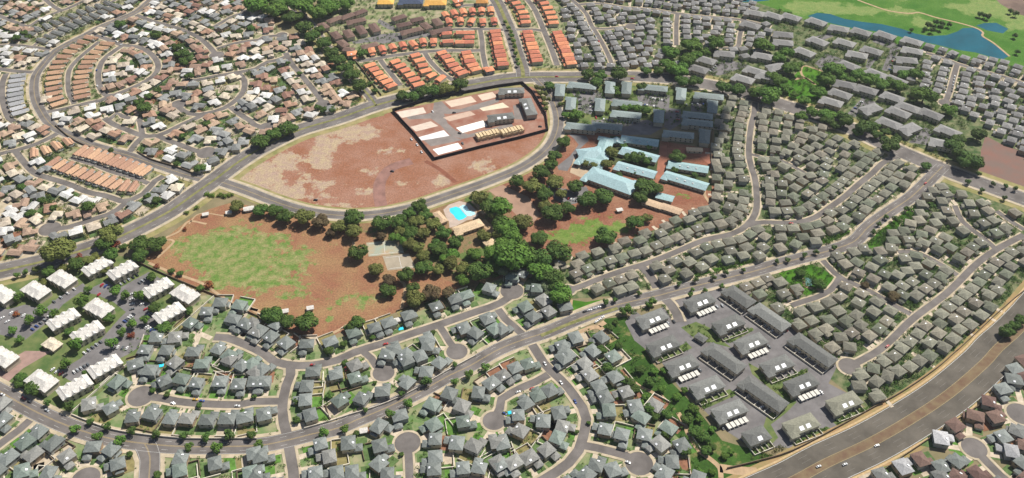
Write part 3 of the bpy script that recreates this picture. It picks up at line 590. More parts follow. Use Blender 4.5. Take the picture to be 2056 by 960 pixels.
# rows of attached houses: kind, colour, photo line, number, description
ROWS = [
 ('attached', 'terra', "A1 720,300 610,370 520,440 465,510 435,590 425,650 430,720 440,780 465,820", 14, 'the outer tan row inside the collector curve'),
 ('attached', 'terra', "A1 850,345 795,395 740,440 700,500 670,550 650,610 640,660 645,710 650,765", 12, 'the inner tan row inside the collector curve'),
 ('attached', 'mist', "A1 145,600 130,660 122,740 130,810 160,890", 9, 'the pale row at the left edge'),
 ('attached', 'terra', "B1 270,265 360,245 450,210 540,175", 4, 'the tan group at the top of the terraces'),
 ('attached', 'terra', "B1 640,250 760,280 900,325 1020,365 1150,410", 11, 'the upper tan terrace above the long left street'),
 ('attached', 'terra', "B1 420,340 560,390 700,440 850,490 960,525 1060,535", 12, 'the lower tan terrace above the long left street'),
 ('attached', 'dslate', "A1 180,300 280,240 400,200 520,150 640,100 760,60 860,25", 11, 'the upper slate townhouse row'),
 ('attached', 'dslate', "A1 340,320 430,275 530,220 640,170 740,130 830,90 930,45", 11, 'the lower slate townhouse row'),
 ('town', 'orange', "A2 960,530 1050,620 1130,690", 6, 'the leftmost orange row'), ('town', 'orange', "A2 1160,500 1240,570 1310,640 1345,680", 6, 'the second orange row from the left'),
 ('town', 'orange', "A2 1320,450 1370,510 1400,570 1450,610 1520,635", 6, 'the third orange row from the left'), ('town', 'orange', "A2 1530,430 1580,480 1630,540 1690,590", 6, 'the fourth orange row from the left'),
 ('town', 'orange', "A2 1725,430 1745,470 1760,510 1800,560", 5, 'the fifth orange row from the left'), ('town', 'orange', "A2 1955,260 1970,330 1985,400 2000,460 2015,520", 9, 'the tall orange row left of the palm boulevard'),
 ('town', 'orange', "A3 110,0 165,60 200,110 220,185", 6, 'the upper orange row right of the palm boulevard'), ('town', 'orange', "A3 235,265 255,330 280,400 310,490", 8, 'the lower orange row right of the palm boulevard'),
 ('town', 'orange', "A3 340,0 390,70 425,140 440,190", 6, 'the upper orange row at the grey roof border'), ('town', 'orange', "A3 470,270 510,350 545,430 580,510", 9, 'the lower orange row at the grey roof border'),
 ('town', 'orange', "A2 975,410 1045,400 1130,385 1230,365 1300,360 1370,340 1465,335", 7, 'the long orange row under the brown roofed blocks'),
 ('town', 'orange', "A2 1560,125 1640,110 1770,95 1920,88", 6, 'the upper orange row at the top'), ('town', 'orange', "A2 1590,180 1700,170 1785,178 1870,176 1945,172", 5, 'the second orange row from the top'),
 ('town', 'orange', "A2 1570,275 1580,340", 2, 'the small orange pair beside the paved walk'), ('town', 'orange', "A2 1680,270 1675,345", 2, 'the small orange pair in the middle'), ('town', 'orange', "A2 1750,270 1750,345", 3, 'the orange trio left of the third close'),
]
EXC = [gp(s) for s in ("A1 420,420 600,280 780,270 960,350 800,520 740,640 760,780 600,830 400,850 330,700", "A1 60,580 230,590 200,700 250,900 90,940", "A1 140,330 330,190 600,60 900,-40 1060,-40 1000,80 750,200 560,300 380,370",
     "B1 200,240 480,130 620,190 900,250 1200,350 1300,420 1180,560 1080,610 850,580 400,430", "A2 650,250 560,200 700,100 960,40")]
for kind, c, s, n, desc in ROWS:
    q = px(s); ps = [P(a[0], a[1], 3.0) for a in q]; ps = [Vector((a.x, a.y, 0)) for a in ps]
    for k, (p, t) in enumerate(along(smooth(ps, 3) if len(ps) > 2 else ps, n)):
        rz = math.atan2(t.y, t.x)
        house(kind, c, p, rz, row=('row', '', desc), name=c, r=4.2)
for p in px("A2 820,440 1905,560 1660,20"): house('two', 'orange', P(p[0], p[1], 3), name='orange', row=('row', '', 'the detached orange roofed houses'))

# ------------------------------------------------------------------ large buildings: centre, long direction on the photo, length, width, height, roof colour
BIG = []
def bigb(name, cat, group, label, c, s, vec, L, W, H, rise=2.2, sky_=0, gable=False, jag=False, wm=0, carport=False):
    t = s.split(); q = px(s)[0]; z = H + rise / 2
    a = P(q[0] - vec[0] * 6, q[1] - vec[1] * 6, z); b = P(q[0] + vec[0] * 6, q[1] + vec[1] * 6, z); d = (b - a).normalized(); p = P(q[0], q[1], z)
    rz = math.atan2(d.y, d.x); root = empty(name, (p.x, p.y, 0), rz); tag(root, label, cat, group)
    wl, rf, wn = MB(), MB(), MB()
    wl.box(-L / 2, L / 2, -W / 2, W / 2, 0, H)
    if jag:
        rf.hip(0, 0, L, W, H, rise, ov=.9)
        n = int(L / 5.5)
        for k in range(n):
            x = -L / 2 + (k + .5) * L / n; o = (.9 if k % 2 else 1.7)
            rf.hip(x, 0, L / n * .7, W + o, H + .1, rise * .62, gable=True, ov=.35)
            wl.box(x - 1.6, x + 1.6, -W / 2 - 1, -W / 2, 0, H); wl.box(x - 1.6, x + 1.6, W / 2, W / 2 + 1, 0, H)
    else:
        rf.hip(0, 0, L, W, H, rise, gable=gable, ov=.9)
        if L > 24:
            wl.box(-L / 2 - 1.5, -L / 2 + 6, -W / 2 - 2, -W / 2, 0, H - .6)
            rf.hip(-L / 2 + 2, -W / 2 + 1, 7, W * .55, H - .35, 1.2, ov=.5)
            rf.hip(L / 2 - 3.5, W / 2 - 2, 7, W * .4, H - .35, 1.2, ov=.5)
    for st in range(int(H / 2.7)):
        n = max(2, int(L / 5))
        for k in range(n):
            x = -L / 2 + (k + .5) * L / n
            for sgn in (-1, 1):
                y = sgn * (W / 2 + (1.0 if jag else 0)); wn.box(x - .8, x + .8, min(y, y + sgn * .06), max(y, y + sgn * .06), st * 2.8 + 1, st * 2.8 + 2.2)
    link('wall', wl.mesh('wall', WALLM[wm]), root); link('roof', rf.mesh('roof', roofm(c)), root)
    for k in range(min(90, len(wn.f) // 5)):
        o = MB(); o.v = wn.v[k * 8:k * 8 + 8]; o.f = [tuple(x - k * 8 for x in f) for f in wn.f[k * 5:k * 5 + 5]]; o.m = [0] * 5
        link('window', o.mesh('window', M_GLASS), root)
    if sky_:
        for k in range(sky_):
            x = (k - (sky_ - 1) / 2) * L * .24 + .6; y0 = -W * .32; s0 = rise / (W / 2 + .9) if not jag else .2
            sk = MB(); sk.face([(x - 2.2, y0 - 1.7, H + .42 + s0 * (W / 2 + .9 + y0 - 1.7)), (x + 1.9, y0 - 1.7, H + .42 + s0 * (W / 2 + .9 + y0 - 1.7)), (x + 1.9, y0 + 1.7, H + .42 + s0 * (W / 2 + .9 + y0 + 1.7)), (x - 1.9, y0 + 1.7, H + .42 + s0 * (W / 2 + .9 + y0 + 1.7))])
            link('glint_white_skylight', sk.mesh('glint_white_skylight', M_GLINT_PANEL), root)  # skylight pane whose white colour stands in for a sun glint
    if carport:
        cp = MB(); n = 5
        for k in range(n): cp.box(-L * .34 + k * L * .15, -L * .34 + k * L * .15 + L * .12, -W / 2 - 7.5, -W / 2 - 2.2, 2.2, 2.5, bottom=True); cp.box(-L * .34 + k * L * .15, -L * .34 + k * L * .15 + .3, -W / 2 - 7.4, -W / 2 - 7.1, 0, 2.2)
        link('carport_roof', cp.mesh('carport_roof', mat('carport_white', (0.62, 0.6, 0.55), .8, .08)), root)
    if name == 'townhouse_block' and not carport:
        pw = MB(); y1 = -W / 2 - 6.5
        pw.box(-L / 2, L / 2, y1, y1 + .4, 0, 1.7)
        for k in range(5): x = -L / 2 + k * (L - .35) / 4; pw.box(x, x + .35, y1 + .4, -W / 2, 0, 1.6)
        link('patio_wall', pw.mesh('patio_wall', M_FENCE), root)
    n = int(max(1, L // W)) + 1
    for k in range(n):
        o = p + d * ((k - (n - 1) / 2) * L / n); OCC.append((o.x, o.y, W / 2 + 3))
    BIG.append(root); return root
NE, SE = (.88, -.48), (.88, .48)
WC = [("C1 770,210", NE, 'at the top against the arterial trees'), ("C1 970,240", NE, 'beside the sports field corner, end of the top pair'), ("C1 490,310", SE, 'left of the top pair'), ("C1 280,400", SE, 'second from the left edge near the arterial'), ("C1 10,430", SE, 'cut by the left edge near the arterial'),
      ("C1 1250,380", NE, 'nearest the orange bush by the field fence'), ("C1 1465,430", SE, 'at the corner of the field and grey houses'), ("C1 1340,580", NE, 'along the grey house wall, below the corner block'), ("C1 780,540", SE, 'in the middle facing the red car'),
      ("C1 500,630", NE, 'left of the middle block'), ("C1 690,730", NE, 'below the middle block'), ("D1 830,55", NE, 'along the long grass strip, upper'), ("D1 590,220", NE, 'along the long grass strip, lowest'), ("D1 325,170", SE, 'at the bottom beside the boulevard'), ("C1 15,930", SE, 'cut by the left edge near the paved entrance')]
for s, v, l in WC: bigb('condominium_building', 'apartment building', 'white roofed condominiums at lower left', 'white roofed condominium ' + l, 'bone', s, v, 25, 13.5, 6.5, 2.4, jag=True)
bigb('clubhouse', 'building', None, 'small off white roofed clubhouse among the white condominiums', 'cream', "C1 410,830", SE, 15, 9, 3.4, 2, jag=True)
TH = [("T 185,205", 'nearest the boulevard corner'), ("T 245,350", 'second down the green belt edge'), ("T 345,455", 'third down the green belt edge'), ("T 480,570", 'fourth down the green belt edge'), ("T 600,700", 'fifth down the green belt edge'), ("T 745,835", 'lowest by the green belt'),
      ("T 440,115", 'at the entrance from the boulevard'), ("T 595,235", 'second from the entrance in the middle column'), ("T 715,335", 'third from the entrance in the middle column'), ("T 855,455", 'fourth from the entrance in the middle column'), ("T 985,555", 'fifth from the entrance in the middle column'), ("T 985,775", 'at the bottom above the freeway verge'), ("T 1215,655", 'at the right corner above the freeway verge')]
for i, (s, l) in enumerate(TH): bigb('townhouse_block', 'townhouse block', 'grey townhouse blocks with roof skylights', 'grey townhouse block with glint white skylights, ' + l, 'olive' if i > 10 else 'dslate', s, (.93, -.36), 19 if i == 5 else 27, 12.5, 5.6, 2.3, sky_=1 if i == 5 else 2, carport=(i in (0, 2, 4, 6, 8, 10)))
for s, L, l in (("T 655,90", 27, 'highest beside the boulevard'), ("T 820,200", 35, 'second from the top'), ("T 575,420", 35, 'in the centre of the complex'), ("T 785,610", 39, 'below the centre one'), ("T 1050,375", 40, 'against the olive houses')):
    bigb('townhouse_block', 'townhouse block', 'long grey townhouse blocks', 'long plain grey townhouse block, ' + l, 'dslate', s, (.82, .57), L, 13, 5.6, 2.3)
bigb('pavilion', 'pavilion', None, 'small grey pavilion on the lawn between townhouse blocks', 'dslate', "T 447,312", (.8, .5), 9, 6, 3, 1.4)
V_, H_ = (-.1, 1), (1, .1)
QC = [("Q 140,170", V_, 'at the upper left corner'), ("Q 265,325", V_, 'below the upper left corner one'), ("Q 395,120", H_, 'along the arterial at left'), ("Q 600,340", V_, 'between the two parking courts'), ("Q 715,140", V_, 'left of the lawn pair'), ("Q 905,145", V_, 'right of the lawn pair'), ("Q 1210,145", H_, 'along the arterial behind the full car park'),
      ("Q 910,325", H_, 'above the long hedge'), ("Q 900,450", H_, 'below the long hedge'), ("Q 1275,470", V_, 'beside the inner drive'), ("Q 1530,215", V_, 'right of the full car park'), ("Q 1850,240", H_, 'at the upper right corner'), ("Q 1890,360", V_, 'at the right edge'), ("Q 1720,460", H_, 'at the right, upper of the stacked pair'), ("Q 1720,545", H_, 'at the right, lower of the stacked pair'),
      ("Q 380,590", H_, 'near the collector road bend'), ("Q 1500,680", H_, 'in the cloud shadow behind the school'), ("Q 1800,700", V_, 'in the cloud shadow at the right wall'), ("Q 680,585", H_, 'in the cloud shadow beside the lower car park')]
for s, v, l in QC: bigb('condominium_block', 'apartment building', 'pale green grey condominium blocks above the school', 'pale green grey condominium block ' + l, 'bluegrey', s, v, 27 if v is V_ else 34, 10.5 if v is V_ else 11.5, 6.0, 1.8)
BB = [("A2 590,200", (.75, .66), 17), ("A2 680,150", (.9, -.35), 22), ("A2 780,125", (.9, -.35), 22), ("A2 880,92", (.9, -.35), 20), ("A2 850,162", (.95, -.2), 26), ("A2 690,275", (.7, .7), 20), ("A2 790,262", (.6, .8), 22), ("A2 890,232", (.6, .8), 24), ("A2 995,215", (.6, .8), 24), ("A2 745,340", (.75, .6), 18), ("A2 790,388", (.95, .1), 14), ("A2 960,358", (.95, -.25), 22),
      ("A2 1190,135", (.95, -.3), 20), ("A2 1230,190", (.95, -.2), 20), ("A2 1290,240", (.95, -.22), 30), ("A2 1335,150", (.95, -.2), 18), ("A2 1405,200", (.75, .6), 18), ("A2 1495,170", (.65, .75), 20), ("A2 1525,237", (.95, -.22), 30)]
for i, (s, v, L) in enumerate(BB): bigb('brown_roof_block', 'apartment block', 'dark brown roofed blocks at the top', 'dark brown roofed low block, %s in order from the left end of its cluster' % nth(i + 1), 'brown', s, v, L, 10, 5.5, 2.0)
for s, c, l, L in (("A2 1085,8", 'gold', 'golden roofed hall at the top edge, left of the blue roof', 22), ("A2 1480,15", 'gold', 'larger golden roofed hall at the top edge, right of the blue roof', 30), ("A2 1285,6", 'navy', 'dark blue roofed building between two golden roofed halls', 34), ("A2 1850,0", 'gold', 'small golden roofed building near the palm boulevard', 16)):
    bigb('public_hall', 'building', None, l, c, s, (1, 0), L, 14, 6, 3)
FC = [("A4 60,90", .2), ("A4 330,120", .3), ("A4 520,155", .35), ("A4 685,205", .2), ("A4 850,230", .3), ("A4 1030,255", .35), ("A4 1230,300", .3), ("A4 270,250", .1), ("A4 270,310", .1), ("A4 530,300", .4), ("A4 430,380", .4), ("A4 730,310", .3), ("A4 120,410", .2), ("A4 820,400", .2), ("A4 930,370", .3), ("A4 1230,370", .2), ("A4 1190,440", .1), ("A4 1170,510", .1),
      ("A4 760,480", .4), ("A4 960,540", .4), ("A4 1110,590", .4), ("A4 730,620", .2), ("A4 890,660", .3), ("A4 1085,715", .35), ("A4 695,690", .35), ("A4 630,750", .3), ("A4 920,800", -.3), ("A4 220,490", -.2), ("A4 150,560", .2), ("A4 1200,790", .35), ("A4 1370,840", .4), ("A4 60,520", .3), ("A4 30,180", .3), ("A3 1800,420", .1), ("A3 1650,470", .3), ("A3 1590,540", .3),
      ("A3 1950,620", .3), ("A3 1440,500", -.2), ("B4 1060,20", .4), ("B4 1210,60", -.4), ("B4 1500,80", .4), ("B4 1450,170", .2), ("B4 1130,-60", .4), ("A4 200,110", .3)]
for i, (s, sl_) in enumerate(FC): bigb('grey_roof_condominium', 'apartment building', 'grey roofed condominiums near the lake and green park', 'grey hip roofed condominium, %s counted from the lake side of its neighbourhood' % nth(i + 1), 'farg', s, (1, sl_), 25, 14, 6, 2.8)
SCH = [("B3 1125,165", (1, .13), 42, 13, 4, 'top classroom wing of the school'), ("B3 1125,270", (1, .27), 42, 13, 4, 'second classroom wing of the school, above the big dark tree'), ("B3 1095,395", (1, .27), 44, 13, 4, 'third classroom wing of the school, left of the red walkway'),
       ("B3 1510,370", (1, .15), 43, 12, 4, 'upper right classroom wing of the school'), ("B3 1490,480", (1, .3), 48, 13, 4, 'lowest right classroom wing of the school'), ("B3 900,475", (1, .36), 56, 23, 5, 'largest school hall above the car park trees'),
       ("B3 745,260", (1, -.12), 30, 20, 5, 'school office building beside the drop off drive'), ("B3 840,230", (-.35, 1), 46, 15, 4.4, 'school library wing joined behind the office'), ("B3 740,325", (1, .25), 30, 16, 4.2, 'low school wing in front of the office'), ("B3 942,165", (1, 0), 7, 9, 3.6, 'smallest school outbuilding beside the top wing')]
for s, v, L, W, H, l in SCH: bigb('school_building', 'school building', 'pale aqua roofed school buildings', 'pale aqua roofed ' + l, 'aqua', s, v, L, W, H, 2.2 if W < 20 else 3.2, gable=W < 14)
M_UNIT = mat('air_unit', (0.5, 0.5, 0.5), .6)
for root, L in [(b, 0) for b in BIG if b.name.startswith('school_building')]:
    for k in (-1, 0, 1):
        o = MB(); hh = 7.6 if k else 6.4; o.box(k * 9 - .9, k * 9 + .9, -3.6, -2.0, 4.2, 6.0); link('air_unit', o.mesh('air_unit', M_UNIT), root)
bigb('portable_classroom', 'classroom', 'portable classrooms', 'long beige portable classroom, left of the pair on red soil', 'sand', "B3 1228,665", (1, .33), 21, 9, 3.2, .8, gable=True)
bigb('portable_classroom', 'classroom', 'portable classrooms', 'long beige portable classroom, right of the pair on red soil', 'sand', "B3 1375,708", (1, .33), 21, 9, 3.2, .8, gable=True)
bigb('portable_classroom', 'classroom', 'portable classrooms', 'beige portable classroom behind the upper right school wing', 'sand', "B3 1560,237", (1, .05), 17, 6, 3.2, .8, gable=True)
bigb('play_court_canopy', 'canopy', None, 'bright turquoise canopy above the portable classrooms', 'aqua', "B3 1325,615", (1, .25), 17, 9, 3.4, .5, gable=True)
bigb('recreation_centre', 'building', None, 'large sand roofed recreation centre beside the pool', 'sand', "P 640,590", (.95, -.32), 30, 11, 4, 2.2)
bigb('recreation_centre', 'building', None, 'smaller sand roofed wing at the lower right of the recreation centre', 'sand', "P 1000,840", (.9, -.4), 12, 9, 3.6, 2)
bigb('pool_house', 'building', None, 'narrow sand roofed pool house left of the pool', 'sand', "P 190,440", (.68, .74), 18, 7, 3.2, 1.4)
for s, l in (("B2 -8,705", 'white roofed shelter at the left end of the tree line'), ("B1 1980,705", 'white roofed shed beside the round brown tree')): bigb('field_shelter', 'shelter', None, l, 'bone', s, (1, -.2), 8, 5, 2.6, .8, gable=True)
for s, l in (("B1 1630,750", 'small white dugout on the red infield'), ("B1 1815,735", 'small white dugout under the brown tree'), ("C2 285,570", 'small white dugout between two dark trees'), ("C2 485,545", 'small white dugout angled by the tan base path'), ("D2 910,570", 'white flat shed beside the boulevard'), ("B3 965,715", 'small white scoreboard hut on the school turf'), ("C2 1180,640", 'white shed in the yard beside the wading pool')):
    bigb('small_shed', 'shed', None, l, 'bone', s, (1, -.2), 5, 3.5, 2.4, .5, gable=True)

# pool, deck, courts
zone('pool_deck', "P 240,330 330,250 500,190 660,230 760,330 800,420 760,470 620,500 450,590 340,620 330,520 280,440", mat('deck', (0.45, 0.36, 0.30), .9, .1, .2), 'pinkish paved deck round the swimming pool', cat='ground')
po = zone('swimming_pool', "P 340,310 440,280 500,300 560,370 620,440 560,480 490,500 440,470 400,410 350,370", M_POOL, None); del po['kind']; tag(po, 'bright cyan swimming pool beside the sand roofed centre', 'pool')
po = zone('wading_pool', "P 490,290 560,250 620,270 650,340 740,370 760,400 680,430 625,430 570,360 510,300", mat('shallow_water', (0.42, 0.72, 0.82), .15, .1), None); del po['kind']; tag(po, 'pale shallow wading pool joined to the swimming pool', 'pool')
co = zone('sports_court', "C2 930,30 1200,0 1230,110 1060,130 950,140", mat('court_green', (0.30, 0.34, 0.27), .9, .12, .1, col2=(0.40, 0.30, 0.19)), None); del co['kind']; tag(co, 'worn green basketball courts in the park', 'court')
co = zone('sports_court', "C2 1060,135 1270,115 1325,230 1100,250", mat('court_grey', (0.34, 0.29, 0.22), .9, .1, .1), None); del co['kind']; tag(co, 'faded tan court below the green courts', 'court')
cl = MB()
for a, b in (("C2 950,40", "C2 1190,12"), ("C2 960,128", "C2 1220,100"), ("C2 1070,22", "C2 1080,118"), ("C2 1085,150", "C2 1265,130"), ("C2 1115,235", "C2 1310,218"), ("C2 1190,140", "C2 1210,230")): ribbon(cl, [gp(a)[0], gp(b)[0]], .3, .17)
struct('court_marking', cl, M_WHT, 'white lines on the sports courts', 'court marking')
po = zone('splash_pool', "C4 405,310 430,285 470,290 495,315 480,345 440,350 412,335", mat('fountain_water', (0.12, 0.28, 0.26), .3, .1), None); del po['kind']; tag(po, 'round green pool court in the small green park', 'pool')
for s, l in (("C2 1206,714", 'blue garden pool among grey roofs below the park'), ("D1 1280,58", 'turquoise garden pool in a yard near the grass strip'), ("D3 100,430", 'bright blue garden pool by the right circle street')):
    q = px(s)[0]; c = P(q[0], q[1], 0); b = MB(); b.obox(c, Vector((1, .3, 0)).normalized(), 4.5, 3.2, .1, .5); tag(link('garden_pool', b.mesh('garden_pool', M_POOL)), l, 'pool')

# building site
zone('building_site', "K 165,400 620,265 1280,150 1545,110 1640,200 1770,430 1815,600 1500,680 1100,770 600,905", mat('site_earth', (0.33, 0.20, 0.15), .95, .2, .06, col2=(0.25, 0.10, 0.065), detail=9), 'pinkish bare earth inside the building site')
for s in ("K 600,265 680,290 760,370 880,370 1100,300 1290,250 1290,290 1080,370 900,400 800,420 700,420 740,520 830,600 960,640 1420,520 1450,560 1080,650 900,690 780,660 660,540 560,470 330,480 290,450 520,420 580,400", "K 480,700 760,650 900,700 560,770", "K 1440,330 1520,330 1560,480 1460,480"):
    zone('site_road', s, mat('site_asphalt', (0.22, 0.19, 0.175), .95, .15, .08), 'grey graded lane inside the building site', cat='road')
for s, c, l in (("K 580,800 850,730 900,790 640,860", (0.85, 0.83, 0.78), 'brightest white foundation slab at the lowest corner'), ("K 430,670 700,595 760,655 560,690 460,705", (0.72, 0.70, 0.70), 'white foundation slab above the lowest one'), ("K 830,570 1120,490 1170,550 900,625", (0.85, 0.83, 0.77), 'bright white foundation slab left of the middle grey building'),
                ("K 190,400 480,350 510,410 250,465", (0.62, 0.52, 0.44), 'pale foundation slab at the far left corner'), ("K 340,560 560,500 640,550 400,610", (0.58, 0.48, 0.40), 'pinkish slab in the left column'), ("K 710,290 990,230 1050,290 780,350", (0.60, 0.47, 0.37), 'tan slab along the upper wall'), ("K 1060,220 1220,185 1270,240 1110,280", (0.60, 0.47, 0.37), 'tan slab right of the upper one'),
                ("K 1080,360 1330,300 1400,350 1120,390", (0.66, 0.56, 0.42), 'sandy slab above the middle grey building'), ("K 690,460 980,390 1040,430 760,500", (0.50, 0.36, 0.28), 'reddish slab in the middle')):
    o = zone('foundation_slab', s, mat('slab_' + l.replace(' ', '_')[:30], c, .9, .08, .15), None); del o['kind']; tag(o, l + ' of the building site', 'slab', 'foundation slabs of the building site')
for s, v, L, l in (("K 1425,165", (1, -.03), 30, 'topmost grey roofed building on the site'), ("K 1310,445", (1, -.12), 30, 'middle grey roofed building on the site'), ("K 1610,335", (.38, .92), 36, 'grey roofed building along the right site wall')):
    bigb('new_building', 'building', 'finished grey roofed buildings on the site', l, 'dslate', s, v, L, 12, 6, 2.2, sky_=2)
M_WOOD = mat('raw_timber', (0.60, 0.46, 0.28), .8, .1)
for s, L, l in (("K 1170,650", 28, 'timber framed shell nearest the white slabs'), ("K 1430,610", 27, 'timber framed shell nearest the right site wall')):
    q = px(s)[0]; p = P(q[0], q[1], 1.5); a = P(q[0] - 8, q[1] + 1.9, 0); b_ = P(q[0] + 8, q[1] - 1.9, 0); d = (b_ - a).normalized()
    root = empty('timber_frame', (p.x, p.y, 0), math.atan2(d.y, d.x)); tag(root, l, 'timber frame', 'timber frames on the building site')
    fl, fr = MB(), MB(); fl.box(-L / 2, L / 2, -5.5, 5.5, 0, 3.0)
    for k in range(int(L / 4) + 1):
        x = -L / 2 + k * 4; fr.box(x, x + .3, -6, 6, 3, 5.6 if k % 2 else 4.4)
        fr.box(x + .3, min(L / 2, x + 3.8), -6.2 - (k % 2), -5.8 - (k % 2), 3, 4.6); fr.box(x + .3, min(L / 2, x + (3.2 if k % 3 else 3.9)), -4.5, 4.5, 4.3, 4.9 + .3 * (k % 3))
    link('floor_deck', fl.mesh('floor_deck', M_WOOD), root); link('stud_wall', fr.mesh('stud_wall', M_WOOD), root)
wallp = gp("K 150,395 600,262 1280,135 1540,100 1650,200 1790,440 1815,605 1500,690 1100,785 600,915 380,640 150,395")
sc = MB()
for a, b in zip(wallp, wallp[1:]):
    d = (b - a); sc.obox((a + b) / 2, d.normalized(), d.length, .5, 0, 4.0)
tag(link('site_fence', sc.mesh('site_fence', mat('screen_cloth', (0.016, 0.014, 0.022), .9))), 'tall black screened fence enclosing the building site', 'fence')

# ------------------------------------------------------------------ filling the blocks along their streets
def pick(lst, rnd): return lst[int(rnd.random() * len(lst))]
def fill(zs, kind, cols, pitch, r, setback, extra, exc=(), name=None, seed=1, cap=999):
    Z = gp(zs); rnd = random.Random(seed); n0 = len(HLIST)
    for i, (d, wd, fr, s, cr) in enumerate(ROADS):
        if not fr: continue
        for sg in (1, -1):
            ps = side(RW[i], sg * (wd / 2 + 2.5 + setback)); L = sum((b - a).length for a, b in zip(ps, ps[1:]))
            n = int(L / pitch)
            if n < 1: continue
            for p, t in along(ps, max(2, n)):
                p = p + Vector((rnd.uniform(-.8, .8), rnd.uniform(-.8, .8), 0))
                if inside(p, Z) and ok(p, r, extra, exc): house(kind, pick(cols, rnd), p, name=name, r=r)
    xs = [p.x for p in Z]; ys = [p.y for p in Z]; st = r * .9
    for i in range(int((max(xs) - min(xs)) / st)):
        for j in range(int((max(ys) - min(ys)) / st)):
            p = Vector((min(xs) + i * st + rnd.uniform(0, 2), min(ys) + j * st + rnd.uniform(0, 2), 0))
            if inside(p, Z) and ok(p, r, extra, exc): house(kind, pick(cols, rnd), p, name=name, r=r)
MIX = ['tan'] * 4 + ['cream'] * 3 + ['grey'] * 4 + ['white'] * 3 + ['rust'] * 2
fill(Z_LEFT, 'low', MIX, 14.4, 7.0, 9.5, .8, exc=EXC, seed=3)
STRIPS = ['C3 1560,275 1750,225 2056,135 2056,225 1700,315 1560,350', 'B4 800,930 1000,790 1130,695 1240,650 1310,665 1190,765 1050,887 960,960', 'C4 560,-10 760,-60 860,20 640,110 560,90', 'C3 1000,490 1200,420 1200,470 1000,530']
for s_ in STRIPS: zone('lawn', s_, M_GREEN, 'bright green planted strip beside the boulevard')
XS = [gp(q) for q in STRIPS]
fill(Z_OL1, 'dense', ['olive'] * 4 + ['stone', 'moss'], 12.4, 6.1, 8, .4, seed=4, name='olive', exc=XS)
fill(Z_OL2, 'dense', ['olive'] * 4 + ['stone', 'moss'], 12.4, 6.1, 8, .4, seed=5, name='olive', exc=[gp('C4 215,250 450,175 560,215 650,290 625,345 500,410 440,430 350,375')] + XS)
EXCP = [gp("A4 330,590 400,500 430,488 560,530 600,590 580,680 500,780 330,775 240,700 120,650 200,560")]
fill(Z_OL3, 'dense', ['farg'], 13, 6.6, 8.5, .6, seed=6)
fill(Z_OL4, 'dense', ['farg'], 13, 6.6, 8.5, .6, seed=7)
EXF = [gp("G -80,480 130,480 300,500 412,590 300,695 150,838 0,792 -80,770")] + [gp("C2 -30,560 500,790 770,660 1200,520 1500,440 1700,380 2000,230 2000,-200 0,0"), gp("C3 0,200 200,230 440,350 560,520 420,700 500,740 700,780 900,760 1100,949 700,760 560,700 -50,300")]
fill(Z_FORE, 'two', ['slate'] * 3 + ['ash', 'sage'], 17, 8.6, 11, 2.0, exc=EXF, seed=8, name='slate')

NAMES = {'slate': 'two_storey_house', 'olive': 'olive_roof_house', 'farg': 'far_grey_roof_house', 'tan': 'tan_roof_house', 'cream': 'cream_roof_house', 'grey': 'grey_roof_house', 'white': 'white_roof_house', 'rust': 'rust_roof_house',
         'orange': 'orange_roof_townhouse', 'terra': 'tan_roof_patio_home', 'mist': 'pale_roof_patio_home', 'dslate': 'dark_slate_roof_townhouse', 'beyond': 'freeway_side_house'}
GRP = {'slate': 'slate grey roofed houses in the foreground', 'olive': 'olive grey roofed houses at right', 'farg': 'grey roofed houses in the distance', 'tan': 'tan roofed houses at left', 'cream': 'cream roofed houses at left', 'grey': 'grey roofed houses at left', 'white': 'white roofed houses at left', 'rust': 'rust roofed houses at left',
       'orange': 'orange roofed townhouses', 'terra': 'attached patio homes with tan roofs', 'mist': 'pale roofed row homes', 'dslate': 'dark slate townhouses at upper left', 'beyond': 'houses beyond the freeway'}
camp = Vector((0, 0, CAM_H))
def topx(p):
    v = p - camp; f = v.y * CP - v.z * SP; return 1028 + FPX * v.x / f, 480 - FPX * (v.y * SP + v.z * CP) / f
for h in HLIST:
    h['px'] = topx(h['p'])
    if h['dist'] > 26 and h['row'][0] == 'front': h['row'] = ('back',) + h['row'][1:]
byname = {}
for h in HLIST: byname.setdefault(h['name'], []).append(h)
for nm, hs in byname.items():
    def sc_(h):
        x, y = h['px']; vis = -15 < x < 2071 and -15 < y < 975
        return (not vis, (h['p'] - camp).length)
    hs.sort(key=sc_)
    for k, h in enumerate(hs): h['ind'] = k < 300 and not sc_(h)[0] if len(hs) > 300 else True
keys = {}
for h in HLIST:
    if h['ind']: keys.setdefault((h['name'],) + h['row'], []).append(h)
drv, lawns = MB(), MB(); lots = 0
for key, hs in keys.items():
    hs.sort(key=lambda h: h['px'][0])
    for k, h in enumerate(hs):
        if h['row'][0] == 'row': lab = '%s roofed home, %s along %s' % (ROOFC[h['c']][1], nth(k + 1), h['row'][2])
        else:
            lab = '%s roof house, %s from left %s %s' % (ROOFC[h['c']][1], nth(k + 1), {('back', 'upper'): 'set back above', ('back', 'lower'): 'set back below', ('front', 'upper'): 'just above', ('front', 'lower'): 'just below'}[h['row'][:2]], h['row'][2].replace('the ', '', 1))
        h['label'] = lab
vi = 0
